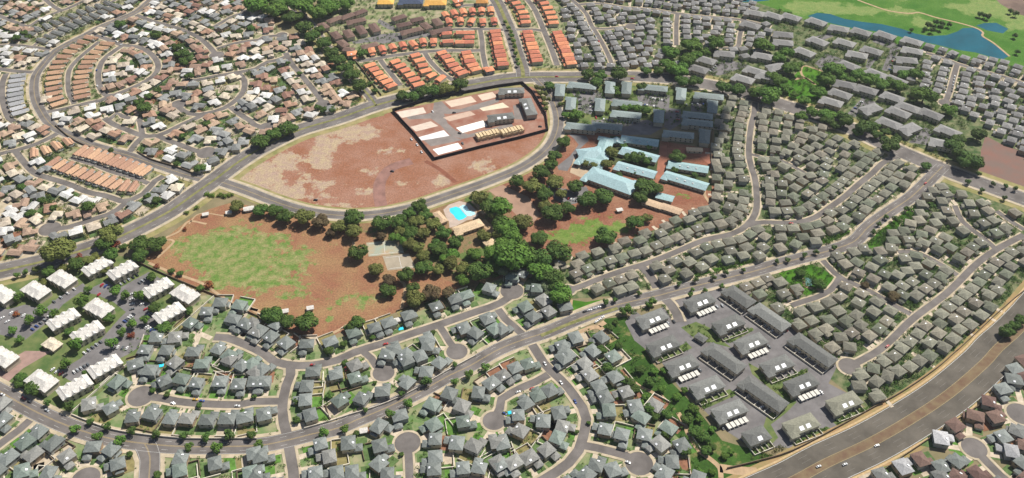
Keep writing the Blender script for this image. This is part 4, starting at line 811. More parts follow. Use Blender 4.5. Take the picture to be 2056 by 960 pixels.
for h in HLIST:
    rnd = random.Random(int(h['p'].x * 7 + h['p'].y * 13)); kind = h['kind']; nv = 3 if kind in ('town', 'attached') else 11
    wi = int(rnd.random() * 2.2) if kind != 'town' else 0
    ms = house_meshes(kind, int(rnd.random() * nv), h['c'], wi)
    rz = h['rz'] + (rnd.uniform(-.03, .03) if kind not in ('town', 'attached') else 0)
    h['rz'] = rz
    if not h['ind']: STUFFQ.setdefault(h['name'], []).append((ms, h['p'], rz)); continue
    root = empty(NAMES.get(h['name'], 'house'), h['p'], rz); tag(root, h['label'], 'house' if kind not in ('town',) else 'townhouse', GRP.get(h['name']))
    for n, me in ms: link(n, me, root)
for nm, lst in STUFFQ.items():
    vs, fs, mi, mats = [], [], [], []
    for ms, p, rz in lst:
        c, s = math.cos(rz), math.sin(rz)
        for n, me in ms:
            if n not in ('wall', 'roof'): continue
            if me.materials[0] not in mats: mats.append(me.materials[0])
            k = len(vs); m_ = mats.index(me.materials[0])
            vs += [(p.x + v.co.x * c - v.co.y * s, p.y + v.co.x * s + v.co.y * c, v.co.z) for v in me.vertices]
            for f in me.polygons: fs.append([k + x for x in f.vertices]); mi.append(m_)
    me = bpy.data.meshes.new('far_houses'); me.from_pydata(vs, [], fs)
    for m_ in mats: me.materials.append(m_)
    me.polygons.foreach_set('material_index', mi)
    tag(link('distant_houses', me), 'dense mass of far %s roofed houses behind the nearer ones' % ROOFC.get(nm, (0, nm))[1], 'houses', kind='stuff')

# driveways, lawns, yard walls
LAWN_M = [mat('lot_green', (0.095, 0.15, 0.055), .95, .25, .25, spec=.05), mat('lot_bright', (0.095, 0.20, 0.04), .95, .2, .25, spec=.05), mat('lot_dry', (0.23, 0.20, 0.09), .95, .2, .25, spec=.05),
          mat('lot_soil', (0.24, 0.12, 0.075), .95, .2, .25, spec=.05), mat('lot_conc', (0.44, 0.37, 0.28), .95, .15, .25, spec=.05), mat('lot_dark', (0.045, 0.075, 0.03), .95, .2, .25, spec=.05)]
WALLS = 0
for i, h in enumerate(HLIST):
    if h['kind'] in ('town',): continue
    rnd = random.Random(i * 31 + 5); p = h['p']; f = Vector((math.sin(h['rz']), -math.cos(h['rz']), 0)); s = Vector((f.y, -f.x, 0))
    dist = h['dist'] + 2; n = 14.5 if h['kind'] == 'dense' else 16.5
    fore = h['name'] in ('slate', 'beyond')
    ofs = rnd.choice((-3, 3))
    if h['row'][0] == 'front' or h['dist'] < 26:
        L = max(4, dist - 4); c = p + f * (6 + L / 2 - 1) + s * ofs
        if h['kind'] != 'attached': drv.obox(c, f, L, 5.0 if fore else 4.5, .02, .165 + (i % 7) * .003)
    elif h['kind'] == 'dense' and i % 2:
        drv.obox(p + s * 8, f, 22, 3.2, .02, .165 + (i % 7) * .003)
    if h['kind'] in ('two', 'low'):
        pal = (0, 0, 0, 1, 2, 2, 3, 4) if fore else (2, 4, 4, 0, 5, 5, 0, 4, 3)
        lawns.obox(p - f * 10, f, 12, 14.5, .02, .115 + (i % 9) * .004, rnd.choice(pal)); lawns.obox(p + f * 9.5, f, 8, 14.5, .02, .115 + ((i + 4) % 9) * .004, rnd.choice(pal[:4] if fore else pal))
    elif h['kind'] == 'dense':
        lawns.obox(p + f * 1 + s * 7, f, 16, 3, .02, .115 + (i % 9) * .004, rnd.choice((5, 5, 0, 4)))
    if fore and h['ind'] and -30 < h['px'][0] < 2086 and h['px'][1] < 990:
        b = MB(); back = -f; hgt = 1.8; sg = 1 if rnd.random() < .5 else -1
        a0 = -2; a1 = 15
        c = back * ((a0 + a1) / 2) + s * sg * 8.2; b.obox(c, f, a1 - a0, .6, 0, hgt)
        c = back * a1; b.obox(c + s * sg * .5, s, 15.4, .5, 0, hgt - .05)
        def clear(P0): return ok(Vector((P0.x, P0.y, 0)), 0.1, 1.0)
        bad = False; D = DENSE
        for tt in (0, 4, 8, 12, 15):
            for e in (back * tt + s * sg * 8.2, back * 15 + s * sg * (8 - tt)):
                w_ = p + e; d = np.hypot(D[:, 0] - w_.x, D[:, 1] - w_.y) - D[:, 4]
                if d.min() < 1.2: bad = True
        OO = np.array([(q['p'].x, q['p'].y) for q in HLIST]); 
        for e in (back * 8 + s * sg * 8.2, back * 15):
            w_ = p + e
            if (np.hypot(OO[:, 0] - w_.x, OO[:, 1] - w_.y) < 5.5).sum() > 0: bad = True
        if not bad:
            o = link('yard_wall', b.mesh('yard_wall', M_FENCE if rnd.random() < .75 else M_FENCED), None, (p.x, p.y, 0))
            tag(o, 'yard wall of ' + h['label'].replace(' roof house', ' house', 1), 'wall', 'yard walls between the foreground lots'); WALLS += 1
struct('driveway', drv, M_DRIVE, 'pale concrete driveways from the streets to the garages', 'driveway')
struct('lawn', lawns, LAWN_M, 'small front and back lawns of the lots', 'lawn')

# ================================================================== TREES
def leafmat(name, a, b, ov=.2):
    return mat('leaf_' + name, a, .8, .2, .9, obj_var=ov, col2=b, spec=.25)
LEAF = {'dark': leafmat('dark', (0.040, 0.088, 0.015), (0.10, 0.165, 0.028)), 'green': leafmat('green', (0.06, 0.135, 0.018), (0.13, 0.235, 0.032)), 'olive': leafmat('olive', (0.095, 0.115, 0.025), (0.18, 0.19, 0.048)),
        'brown': leafmat('brown', (0.09, 0.06, 0.03), (0.14, 0.11, 0.05)), 'red': leafmat('red', (0.25, 0.05, 0.03), (0.20, 0.09, 0.03)), 'pale': leafmat('pale', (0.10, 0.14, 0.07), (0.18, 0.21, 0.11)), 'lime': leafmat('lime', (0.07, 0.13, 0.015), (0.14, 0.20, 0.03))}
TP = {}
def tree_proto(style, var):
    key = (style, var)
    if key in TP: return TP[key]
    rnd = random.Random(str(key)); tr, cr = MB(), MB()
    wide, N, hh = {'dome': (1.0, 2200, .95), 'street': (1.0, 700, 1.5), 'bush': (1.0, 400, .9)}[style]       # unit crown radius
    zc = {'dome': .85, 'street': 1.25, 'bush': .5}[style]; tall = {'dome': .42, 'street': .75, 'bush': .5}[style]
    def cone(a, b, r0, r1, k=6):
        d = (b - a).normalized(); u = d.orthogonal().normalized(); v = d.cross(u); i = len(tr.v)
        for c, r in ((a, r0), (b, r1)):
            for q in range(k): tr.v.append(tuple(c + (u * math.cos(q * math.tau / k) + v * math.sin(q * math.tau / k)) * r))
        for q in range(k): tr.f.append((i + q, i + (q + 1) % k, i + k + (q + 1) % k, i + k + q)); tr.m.append(0)
    fork = Vector((0, 0, zc * .55)); cone(Vector((0, 0, 0)), fork, .075, .05)
    lobes = []
    for k in range(7 if style == 'dome' else 5):
        a = k * 2.4 + rnd.random(); rr = rnd.uniform(.4, .68) if k else 0
        c = Vector((math.cos(a) * rr, math.sin(a) * rr, zc + rnd.uniform(-.12, .15))); lobes.append((c, rnd.uniform(.42, .58)))
        cone(fork, c, .04, .012, 4)
    for k in range(N):
        c, r = lobes[int(rnd.random() * len(lobes))]
        d = Vector((rnd.gauss(0, 1), rnd.gauss(0, 1), rnd.gauss(0, 1) * .9)).normalized(); rad = r * rnd.uniform(.55, 1.06) ** .6
        q = c + Vector((d.x * rad, d.y * rad, d.z * rad * tall * 1.6)); s = rnd.uniform(.06, .115) * (1.0 if style == 'dome' else 1.35)
        nrm = (d + Vector((rnd.gauss(0, .3), rnd.gauss(0, .3), .35 + rnd.gauss(0, .3)))).normalized(); u = nrm.orthogonal().normalized(); v = nrm.cross(u); t = rnd.random() * 6.28
        u, v = u * math.cos(t) + v * math.sin(t), v * math.cos(t) - u * math.sin(t)
        cr.face([q - u * s, q - v * s * .8, q + u * s, q + v * s * .8])
    TP[key] = (tr.mesh('trunk', M_TRUNK), cr); return TP[key]
TM = {}
TREES = []
def tree(style, colr, p, R_, label, group, cat='tree', name=None):
    var = int(random.random() * 4); tr, crb = tree_proto(style, var)
    k = (style, var, colr)
    if k not in TM: TM[k] = crb.mesh('crown', LEAF[colr])
    root = empty(name or {'dome': 'broad_tree', 'street': 'street_tree', 'bush': 'bush'}[style], (p.x, p.y, 0), random.random() * 6.28)
    root.scale = (R_, R_, R_ * random.uniform(.9, 1.1)); tag(root, label, cat, group)
    link('trunk', tr, root); link('crown', TM[k], root); TREES.append(root); OCC.append((p.x, p.y, R_ * .7))
CW = {'dark': 'dark green', 'green': 'mid green', 'olive': 'olive green', 'brown': 'brownish', 'red': 'red flowering', 'pale': 'pale silvery', 'lime': 'yellow green'}
TL = [
 ('dome', 'dark', 'in the park woods', "C2 860,105,72 1100,405,62 1110,80,10 1240,290,62 1300,390,55 1390,220,68 1510,75,66 1640,20,60 1820,260,88 1960,200,70 1480,50,60 180,600,76 2030,100,75 B2 1350,680,62 1270,740,50 1050,815,74 1180,800,66 1400,750,52 1540,900,60 1290,900,60 1930,690,88 2000,820,70 1270,850,50"),
 ('dome', 'olive', 'in the park woods', "C2 1010,240,60 1320,470,78 1330,60,50 1280,40,55 1500,240,50 1600,190,60 1700,230,58 1380,130,55 B2 1330,810,60 1460,830,62 1380,900,56 1200,890,50 1860,920,55 1820,620,66 1990,900,60 1960,760,55"),
 ('dome', 'brown', 'in the park woods', "C2 1450,420,78 1580,420,50 1110,320,55 B2 650,900,40 C2 1050,-20,40"),
 ('dome', 'green', 'in the park woods', "C2 1790,110,60 1940,110,80 1700,330,50 1240,10,48 1160,-20,45 1620,120,55 1560,150,48"),
 ('dome', 'dark', 'along the sports field top', "B2 90,710,60 200,715,60 290,765,66 830,780,80"),
 ('dome', 'olive', 'along the sports field top', "B2 440,770,74 720,850,60 830,890,66 B1 1880,680,55"),
 ('dome', 'brown', 'along the sports field top', "B2 565,805,68"),
 ('dome', 'dark', 'at the sports field foot', "C2 180,600,78 300,650,60 455,655,88"),
 ('dome', 'dark', 'behind the field side houses', "C2 860,660,58 815,690,45 640,890,40 790,700,35"),
 ('dome', 'dark', 'in the trio on the arterial road', "B2 90,165,72 195,115,60 310,65,72"),
 ('dome', 'dark', 'on the school grounds', "B3 520,175,55 450,280,55 150,490,60 340,415,70 420,360,52 340,550,50 370,600,62 715,635,76 845,600,78 430,735,86 550,705,60 1165,520,80 1130,610,60 1260,545,55 1090,815,66 610,525,62 1100,300,55 1040,300,45 1420,290,60 1180,320,40 960,440,30 1400,400,30 1560,440,26 1080,420,26 1000,210,30 1200,220,24"),
 ('dome', 'olive', 'on the school grounds', "B3 270,530,72 450,490,70 500,590,45 370,680,52 200,810,80 1180,780,40 900,260,50 870,350,45 700,350,30 760,365,30"),
 ('dome', 'dark', 'along the edge of the school turf', "B3 850,920,84 330,930,60 C3 480,95,96 330,5,60"),
 ('dome', 'green', 'in the thicket right of the park', "C3 120,150,130 40,60,90 340,240,96 500,440,88 B3 20,700,88 60,850,90 110,930,80"),
 ('dome', 'dark', 'in the thicket right of the park', "C3 330,150,88 430,300,80 220,120,80 460,370,60 120,-10,60 260,210,55"),
 ('dome', 'pale', 'in the thicket right of the park', "C3 40,240,55 220,180,40 380,365,50 100,280,40 400,420,40"),
 ('dome', 'dark', 'in the green belt above the freeway', "D3 1130,85,56 1210,180,62 1090,240,60 1050,190,60 1340,440,60 1500,480,66 1560,580,72 1640,620,70 1650,730,60 1490,730,60 1480,630,45 950,120,62 870,70,60 1200,400,60 1250,450,55 1340,590,60 1700,700,50 1000,170,55 C3 960,845,42 C3 890,700,45 820,880,60 740,850,50 930,660,35"),
 ('dome', 'green', 'in the green belt above the freeway', "D3 1420,300,48 1300,240,50 1170,300,45 1550,400,60 1800,770,45 1850,740,35 1480,250,40 1420,870,50 1240,100,45 1320,90,45 1600,900,45 1700,900,40 1130,350,40 1600,480,45 1700,560,40"),
 ('street', 'dark', 'along the lower boulevard on its upper side', "D1 710,495,32 850,530,36 1040,575,36 1230,600,36 1460,610,36 1640,615,40 1815,610,44 1990,600,36 370,350,28 550,370,42 D2 15,600,34 920,408,22 1210,280,26 1410,180,42 1630,45,24 C3 850,495,28 1120,430,22 1440,352,24 1570,325,24 1710,300,24 1810,265,24 1950,240,20 930,480,22"),
 ('street', 'green', 'along the lower boulevard on its lower side', "D1 590,560,42 765,610,40 950,640,46 1505,700,38 1725,710,46 D2 75,680,38 585,590,42 755,550,36 1120,430,42 1265,350,42 1630,180,32 1740,120,38 1880,60,36 C3 1230,490,36 1200,510,30 1040,550,42 990,570,36 1640,405,22 1525,440,22 1775,370,22 1540,400,18"),
 ('street', 'green', 'in the white condominium courts', "C1 690,395,36 320,565,48 910,400,44 1000,440,42 1110,440,44 220,640,44 1040,665,40 960,740,38 880,820,46 430,590,40 90,720,36 150,790,34 1150,640,36 D1 525,30,48 C1 640,500,55 130,280,26 205,260,26 600,840,50 150,460,40"),
 ('dome', 'dark', 'around the white condominiums', "C1 380,250,52 600,195,62 880,120,58 1110,130,60 1300,700,58 1500,570,36 1220,540,46 1200,300,40 860,620,46 550,730,40 1430,270,26 1360,255,26 1590,390,30 D1 250,240,60 170,150,45 690,120,40 150,200,40"),
 ('dome', 'olive', 'around the white condominiums', "C1 700,165,46 750,135,36 500,230,42 290,240,30 830,240,40 340,350,40"),
 ('bush', 'red', 'near the white condominiums and field fence', "C1 910,45,42 125,595,28 1040,765,32 620,140,34 1240,215,26 1650,370,42 1470,-80,20 D4 1000,1200,5"),
 ('dome', 'olive', 'beside the arterial road at lower left', "C1 470,95,112 B1 880,905,90"),
 ('dome', 'dark', 'beside the arterial road at lower left', "C1 830,30,68 1100,40,80 1235,35,76 980,60,30 B1 1590,380,44 880,245,24 700,690,52 1240,640,34 1170,610,30 240,740,40 1400,350,24"),
 ('dome', 'green', 'in the belt at the top', "A2 60,30,90 200,60,88 420,40,88 540,90,76 640,60,70 780,30,56 300,20,70 A1 2010,40,60 A2 700,40,50 480,-10,60 600,10,60 120,-10,80"),
 ('dome', 'dark', 'lining the belt road', "A2 330,130,66 440,210,68 500,290,60 590,340,60 650,410,60 700,470,60 760,540,60 820,590,60 880,680,62 560,230,40 400,130,40 900,420,40 620,310,30 1000,720,24 960,660,22 820,500,24"),
 ('dome', 'dark', 'below the orange roofs', "A2 1220,760,50 1290,760,56 1370,730,52 1460,720,58 1680,670,58"),
 ('dome', 'olive', 'below the orange roofs', "A2 1560,695,62 1520,720,40 1640,700,40"),
 ('street', 'olive', 'along the collector beside the building site', "A3 310,690,26 335,735,26 355,780,26 370,820,24 385,860,24 345,700,22 400,790,22 380,740,24"),
 ('dome', 'dark', 'above the pale grey condominiums', "A3 710,590,52 810,590,52 960,590,66 780,650,50 410,680,42 1180,560,40 1270,560,40 1460,640,56 1560,640,56 1790,690,58 1910,710,58 2030,730,50 1140,690,40"),
 ('dome', 'green', 'above the pale grey condominiums', "A3 620,910,54 560,860,30 1000,850,36 1100,860,36 1180,880,36 930,710,30 540,910,34 1060,850,34 1140,870,30 950,740,26"),
 ('dome', 'green', 'round the far grove', "A3 1540,350,78 1730,340,68 1380,420,58 1350,510,60 1440,540,74 1500,480,66 1570,440,50 1640,410,40 1340,400,44 1380,550,50"),
 ('dome', 'green', 'around the far green park', "A4 650,510,72 820,550,50 600,590,56 530,680,56 430,740,46 240,590,56 330,500,62 240,430,50 170,700,82 290,390,50 290,650,46 100,690,60 590,560,40 180,560,46 390,480,30 350,700,30"),
 ('dome', 'green', 'along the far diagonal road', "A4 780,590,40 900,590,54 1010,620,56 1130,640,54 950,570,40 1060,600,36 700,560,46 1320,700,84 1260,680,40 1500,810,56 1250,550,50 1160,550,46 480,830,46 600,850,60 110,330,64 160,350,40 400,860,46 690,860,46 1240,470,26"),
 ('dome', 'dark', 'along the arterial at right', "B4 730,10,58 600,0,50 870,60,62 1060,180,74 1030,90,38 950,50,40 820,90,40 1720,110,56 1650,300,80 1700,320,60 1590,260,62 1540,190,60 1570,140,50 1330,340,38 660,40,40 960,110,40 1110,140,36"),
 ('street', 'dark', 'lining the right end of the boulevard', "B4 1370,640,28 1190,660,24 1100,740,26 940,830,24 C4 225,160,20 305,150,22 430,118,22 515,95,22 650,60,22 B4 1640,460,22 1720,400,20 1830,470,20 1920,490,20 1990,510,20 1750,520,20 1910,580,20 980,770,20 1030,720,20"),
 ('dome', 'dark', 'in the small round court park', "C4 400,255,36 530,330,42 560,350,30"),
 ('dome', 'brown', 'among the olive roofed houses', "C4 875,340,32 1100,415,40 1080,440,30"),
 ('dome', 'dark', 'on the freeway verge at right', "C4 2030,600,44 1985,640,38 1930,680,52 1900,700,34"),
 ('street', 'green', 'in the palm boulevard median', "A3 55,170,18 85,220,18 110,280,20 120,320,20 130,370,20 140,420,20 150,470,18 160,510,18 100,250,16"),
 ('dome', 'dark', 'among the left hand mixed houses', "A1 950,190,44 1440,420,56 1470,480,50 1140,850,56 1240,280,40 1100,810,40 130,300,34 190,260,30 220,290,26 1500,600,36 1250,720,34 A2 590,870,34 655,870,30 540,850,26 400,580,22 310,500,20 A1 1400,370,40 1180,760,34 B1 1450,130,30 1640,30,34 330,640,36 170,540,34 420,700,30 A1 1990,220,34 1900,250,30"),
 ('bush', 'lime', 'along the field edge and bright lawns', "B1 1650,590,26 1690,600,26 1740,600,26 1790,600,26 1830,595,24 1480,740,22 1560,700,22 Q 150,340,40 690,430,36 370,450,50 1800,180,30 C3 470,880,20 D3 950,310,24"),
 ('dome', 'dark', 'among the foreground grey houses', "D2 640,290,34 380,490,30 370,340,26 1210,760,20 850,590,24 1000,190,16 40,300,20 D3 250,530,24 620,580,20 720,510,18 C3 430,570,34 370,590,26 D1 1210,250,24 1325,285,24 1580,370,24 1030,760,26 1010,400,14 1250,920,34 D2 760,30,26 C2 620,880,30 1180,300,10 1460,740,22 750,830,30 C3 830,240,26 C2 980,780,24"),
 ('street', 'dark', 'dotted over the golf course', "A4 910,140,14 1110,20,14 1040,5,12 1220,220,16 1260,215,14 1350,180,26 1410,160,24 1450,170,22 1380,220,22 1320,210,18 1520,165,14 1540,160,14 1620,65,14 1590,80,12 1730,100,22 1790,120,22 1760,110,20 1960,80,20 2000,100,22 1390,10,14 1990,260,20 2010,380,20 230,60,12 1500,180,20 1440,200,24"),
]
NT = 0; used = {}
for style, c, desc, s in TL:
    q = [t for t in px(s) if t[2] > 4 and t[1] < 975]; q.sort(key=lambda t: t[0])
    for k, t in enumerate(q):
        Rm = t[2] * mpp(t[1]) * (1.1 if style != 'street' else 1.05); z = Rm * {'dome': .85, 'street': 1.25, 'bush': .5}[style]
        kk = (c, desc); used[kk] = used.get(kk, 0) + 1
        if 'green belt' in desc: Rm *= .72; z *= .72
        p = P(t[0], t[1], z); tree(style, c, Vector((p.x, p.y, 0)), Rm, '%s %s, %s from left %s' % (CW[c], 'bush' if style == 'bush' else 'tree', nth(used[kk]), desc), 'trees ' + desc); NT += 1
# hedges and garden foliage nobody could count
def foliage(name, label, pts_, colr):
    mb = MB(); rnd = random.Random(len(pts_))
    for (x, y, r) in pts_:
        n = int(10 + r * 12)
        for k in range(n):
            d = Vector((rnd.gauss(0, 1), rnd.gauss(0, 1), rnd.gauss(0, 1))).normalized(); a = rnd.uniform(.6, 1.0)
            q = Vector((x, y, r * .75)) + Vector((d.x * r * a, d.y * r * a, d.z * r * .7 * a)); s = rnd.uniform(.22, .38) * (.6 + r * .3)
            u = (d + Vector((rnd.gauss(0, .5), rnd.gauss(0, .5), rnd.gauss(0, .5)))).normalized().orthogonal().normalized(); v = u.cross(d).normalized()
            mb.face([q - u * s, q - v * s, q + u * s, q + v * s])
    return tag(link(name, mb.mesh(name, LEAF[colr])), label, 'foliage', kind='stuff')
def scatter(zs, n, r0, r1, seed, gap=.5, exc=()):
    Z = gp(zs); rnd = random.Random(seed); xs = [p.x for p in Z]; ys = [p.y for p in Z]; out = []; O = np.array(OCC)
    for _ in range(n * 6):
        if len(out) >= n: break
        x, y, r = rnd.uniform(min(xs), max(xs)), rnd.uniform(min(ys), max(ys)), rnd.uniform(r0, r1)
        if not inside((x, y), Z): continue
        if (np.hypot(DENSE[:, 0] - x, DENSE[:, 1] - y) - DENSE[:, 4]).min() < 1 + r * .5: continue
        if (np.hypot(O[:, 0] - x, O[:, 1] - y) < 4.9 + gap * r).any(): continue
        out.append((x, y, r))
    return out
foliage('garden_foliage', 'mixed green garden bushes between the left hand houses', scatter(Z_LEFT, 3600, 1.3, 3.4, 11, .25), 'dark')
foliage('garden_foliage', 'lighter garden shrubs between the left hand houses', scatter(Z_LEFT, 1400, 1.2, 2.8, 12, .25), 'olive')
foliage('garden_foliage', 'dark green garden growth between the olive roofs', scatter(Z_OL1, 1500, 1.2, 2.8, 13, .2) + scatter(Z_OL2, 1800, 1.2, 2.8, 14, .2) + scatter(Z_OL3, 500, 1, 2.2, 15) + scatter(Z_OL4, 500, 1, 2.4, 16), 'dark')
foliage('garden_foliage', 'dark shrubs and small trees between far condominiums', scatter(Z_CON, 1500, 1.2, 3.2, 17), 'green')
foliage('garden_foliage', 'small shrubs in the foreground yards', scatter(Z_FORE, 1100, .8, 2.1, 18), 'green')
foliage('garden_foliage', 'shrubs between the orange roofs', scatter("G 560,100 640,30 700,-40 1105,-40 1160,140 1060,145 950,160 800,190 760,195", 1500, 1, 2.6, 19, .2), 'dark')
foliage('garden_foliage', 'shrubs around the pale grey condominium blocks', scatter("G 1110,165 1250,158 1345,165 1440,190 1432,262 1330,250 1180,258 1130,262 1135,210", 400, 1, 3, 20), 'green')
foliage('garden_foliage', 'shrubs and hedges between the long townhouse blocks', [q for k, z_ in enumerate(("T 340,260 420,230 490,260 560,330 610,370 500,340 440,340 400,310", "T 200,425 370,340 400,370 230,450", "T 430,665 600,590 640,620 460,700", "T 700,450 830,520 960,600 940,680 820,590 720,510", "T 860,545 1010,480 1020,500 870,560", "T 560,325 720,260 730,275 600,345", "T 930,885 1120,790 1140,800 960,905", "T 1150,765 1340,680 1370,690 1180,790", "T 60,150 200,130 290,60 280,140 180,150 80,200", "T 240,140 290,130 330,200 310,230 280,200")) for q in scatter(z_, 30, .8, 1.9, 31 + k, -4)], 'green')
foliage('undergrowth', 'dark undergrowth along the green belt edge', scatter("G 1190,668 1235,660 1400,850 1440,900 1400,940 1350,860 1260,740", 90, 1., 2.6, 21, 1), 'dark')
foliage('undergrowth', 'bushy undergrowth of the park thicket', scatter("G 1010,480 1060,490 1110,540 1140,600 1100,620 1060,545 1000,560 960,540", 150, 1.5, 4, 22, 1), 'dark')
foliage('undergrowth', 'dense shrubs on the planted strips beside the boulevard', [q for k, z_ in enumerate(STRIPS) for q in scatter(z_, 55, 1, 2.6, 61 + k, -1)], 'green')
foliage('undergrowth', 'low growth along the bank beside the right end of the boulevard', scatter("G 1400,555 1500,535 1640,505 1780,440 1830,400 1850,390 1800,460 1700,520 1600,530 1450,560", 320, 1, 2.6, 23, .3), 'green')
foliage('undergrowth', 'hedge growth between townhouses and the freeway verge', scatter("T 720,905 930,890 1180,790 1380,700 1400,720 1150,830 900,930 700,1000", 160, .8, 1.8, 24, .3), 'olive')

# ================================================================== CARS
CARC = {'white': (0.75, 0.75, 0.75), 'silver': (0.42, 0.44, 0.46), 'black': (0.02, 0.02, 0.025), 'red': (0.45, 0.03, 0.03), 'blue': (0.04, 0.08, 0.28), 'grey': (0.14, 0.15, 0.16), 'yellow': (0.6, 0.35, 0.03)}
CM = {}
def car_mesh(c):
    if c in CM: return CM[c]
    def loft(mb, secs):
        for a, b in zip(secs, secs[1:]):
            for k in range(4):
                mb.face([a[k], a[(k + 1) % 4], b[(k + 1) % 4], b[k]])
        mb.face(secs[0][::-1]); mb.face(secs[-1])
    def sec(x, w_, z0, z1): return [(x, -w_, z0), (x, w_, z0), (x, w_ * .93, z1), (x, -w_ * .93, z1)]
    b = MB(); loft(b, [sec(-2.25, .8, .4, .75), sec(-2.1, .9, .3, .95), sec(1.0, .92, .28, .98), sec(2.1, .86, .3, .8), sec(2.3, .75, .4, .65)])
    g = MB(); loft(g, [sec(-1.75, .8, .94, 1.0), sec(-1.2, .78, .94, 1.4), sec(.2, .78, .94, 1.42), sec(1.0, .8, .94, 1.0)])
    t = MB(); t.face([(-1.2, -.72, 1.43), (.2, -.72, 1.45), (.2, .72, 1.45), (-1.2, .72, 1.43)])
    for v in list(t.f): pass
    wh = MB()
    for x in (-1.4, 1.4):
        for y in (-.95, .75):
            ring = [(x + .34 * math.cos(a * math.tau / 10), .34 + .34 * math.sin(a * math.tau / 10)) for a in range(10)]
            wh.face([(p[0], y, p[1]) for p in ring]); wh.face([(p[0], y + .2, p[1]) for p in ring[::-1]])
            for k in range(10):
                p, q = ring[k], ring[(k + 1) % 10]; wh.face([(p[0], y, p[1]), (q[0], y, q[1]), (q[0], y + .2, q[1]), (p[0], y + .2, p[1])])
    pm = mat('car_paint_' + c, CARC[c], .35, .03, spec=.6)
    for f in t.f: b.face([t.v[k] for k in f])
    for f in wh.f: b.face([wh.v[k] for k in f], 1)
    CM[c] = (b.mesh('body', [pm, mat('tyre_rubber', (0.02, 0.02, 0.02), .9)]), g.mesh('window_glass', M_GLASS))
    return CM[c]
CCH = ['white'] * 8 + ['silver'] * 5 + ['black'] * 4 + ['grey'] * 4 + ['red'] * 2 + ['blue'] * 2
NC = [0]; carrec = {}
def car(p, d, c, desc, z=.22, pxx=None):
    if NC[0] >= 298: return
    NC[0] += 1; carrec.setdefault(desc, []).append((topx(p)[0], p, d, c, z))
LOTS = [("C1 960,360 1090,290", 5, 0, 'upper right lot of the white condominiums'), ("C1 810,370 870,385", 3, 0, 'lot below the top pair of white condominiums'), ("C1 1110,350 1200,290", 5, 0, 'lot edge left of the bush block'), ("C1 940,700 1060,600", 8, 0, 'grass strip lot in the middle of the white condominiums'),
        ("C1 1130,680 1240,750", 7, 0, 'lot by the round dark tree'), ("C1 430,500 590,400", 4, 0, 'drive beside the second white condominium'), ("C1 260,720 390,620", 5, 0, 'drive left of the middle white condominium'), ("C1 90,590 190,610", 4, 0, 'left lot of the white condominiums'), ("C1 1050,560 1050,440", 4, 0, 'middle lot under two round trees'),
        ("C1 900,860 1010,870", 4, 0, 'lot above the lowest white condominiums'), ("C1 640,930 800,820", 6, 0, 'lower lot beside the grass strip'), ("C1 -20,600 60,660", 3, 0, 'left edge lot'), ("D1 420,90 520,140", 4, 0, 'lot beside the bottom white condominium'), ("D1 590,110 700,50", 5, 0, 'drive between the bottom white condominiums'), ("C1 1130,520 1190,600", 3, 0, 'lot in front of the wall side block'),
        ("Q 1020,205 1360,245", 14, 0, 'upper row of the full car park'), ("Q 1100,255 1330,300", 10, 0, 'middle row of the full car park'), ("Q 1060,345 1240,370", 8, 0, 'lower row of the full car park'), ("Q 250,200 530,215", 7, 0, 'court by the collector bend'), ("Q 370,260 370,430", 5, 0, 'left side of the narrow court'), ("Q 500,300 490,420", 4, 0, 'right side of the narrow court'),
        ("Q 640,515 1000,560", 12, 0, 'long row at the cloud shadow edge'), ("Q 1480,430 1490,520", 4, 0, 'inner drive of the pale grey blocks'), ("Q 1590,350 1780,340", 4, 0, 'right court of the pale grey blocks'), ("B3 560,630 640,650", 5, 0, 'school car park'), ("B3 400,545 600,575", 4, 0, 'shaded part of the school car park'), ("B3 620,370 660,385", 2, 0, 'school forecourt'),
        ("T 395,185 560,145", 7, 0, 'apron of the entrance townhouse block'), ("T 180,270 300,230", 5, 0, 'apron of the corner townhouse block'), ("T 590,100 660,150", 5, 0, 'lane beside the highest long block'), ("T 700,190 830,280", 8, 0, 'lane beside the second long block'), ("T 460,390 560,480", 7, 0, 'lane beside the centre long block'), ("T 690,610 790,710", 6, 0, 'lane beside the lower long block'),
        ("T 960,380 1090,460", 8, 0, 'lane beside the long block by the olive houses'), ("T 560,800 660,755", 6, 0, 'apron of the fifth green belt block'), ("T 970,650 1090,610", 7, 0, 'apron of the fifth middle block'), ("T 680,410 810,365", 5, 0, 'apron of the third middle block'), ("T 310,540 440,490", 6, 0, 'apron of the third green belt block'), ("T 880,290 920,260", 3, 0, 'lot end by the olive houses'),
        ("C3 1150,655 1200,700", 1, 1, 'townhouse lot corner'), ("C3 690,580 800,545", 4, 1, 'boulevard kerb above the grassy median'), ("C3 780,660 830,625", 3, 1, 'boulevard kerb below the grassy median'), ("A4 1470,690 1490,560", 7, 1, 'left kerb of the short lakeside street'), ("A4 1520,680 1540,570", 6, 1, 'right kerb of the short lakeside street'), ("A4 500,205 560,215", 3, 0, 'far lot by the lake'), ("A4 1090,430 1060,520", 4, 0, 'far lane near the lake'), ("A4 440,450 560,520", 6, 0, 'far lot by the green park'), ("A3 1680,570 1750,500", 6, 0, 'far lot above the arterial'),
        ("A4 780,830 850,760", 4, 0, 'far lot below the green park'), ("A3 700,180 800,330", 5, 1, 'far grey roof street kerb')]
rnd = random.Random(77)
for s, n, mode, desc in LOTS:
    a, b = gp(s)
    for p, t in along([a, b], n):
        d = t if mode else Vector((-t.y, t.x, 0))
        if not mode and rnd.random() < .12 and n > 5: continue
        car(p, d, pick(CCH, rnd), desc, .15)
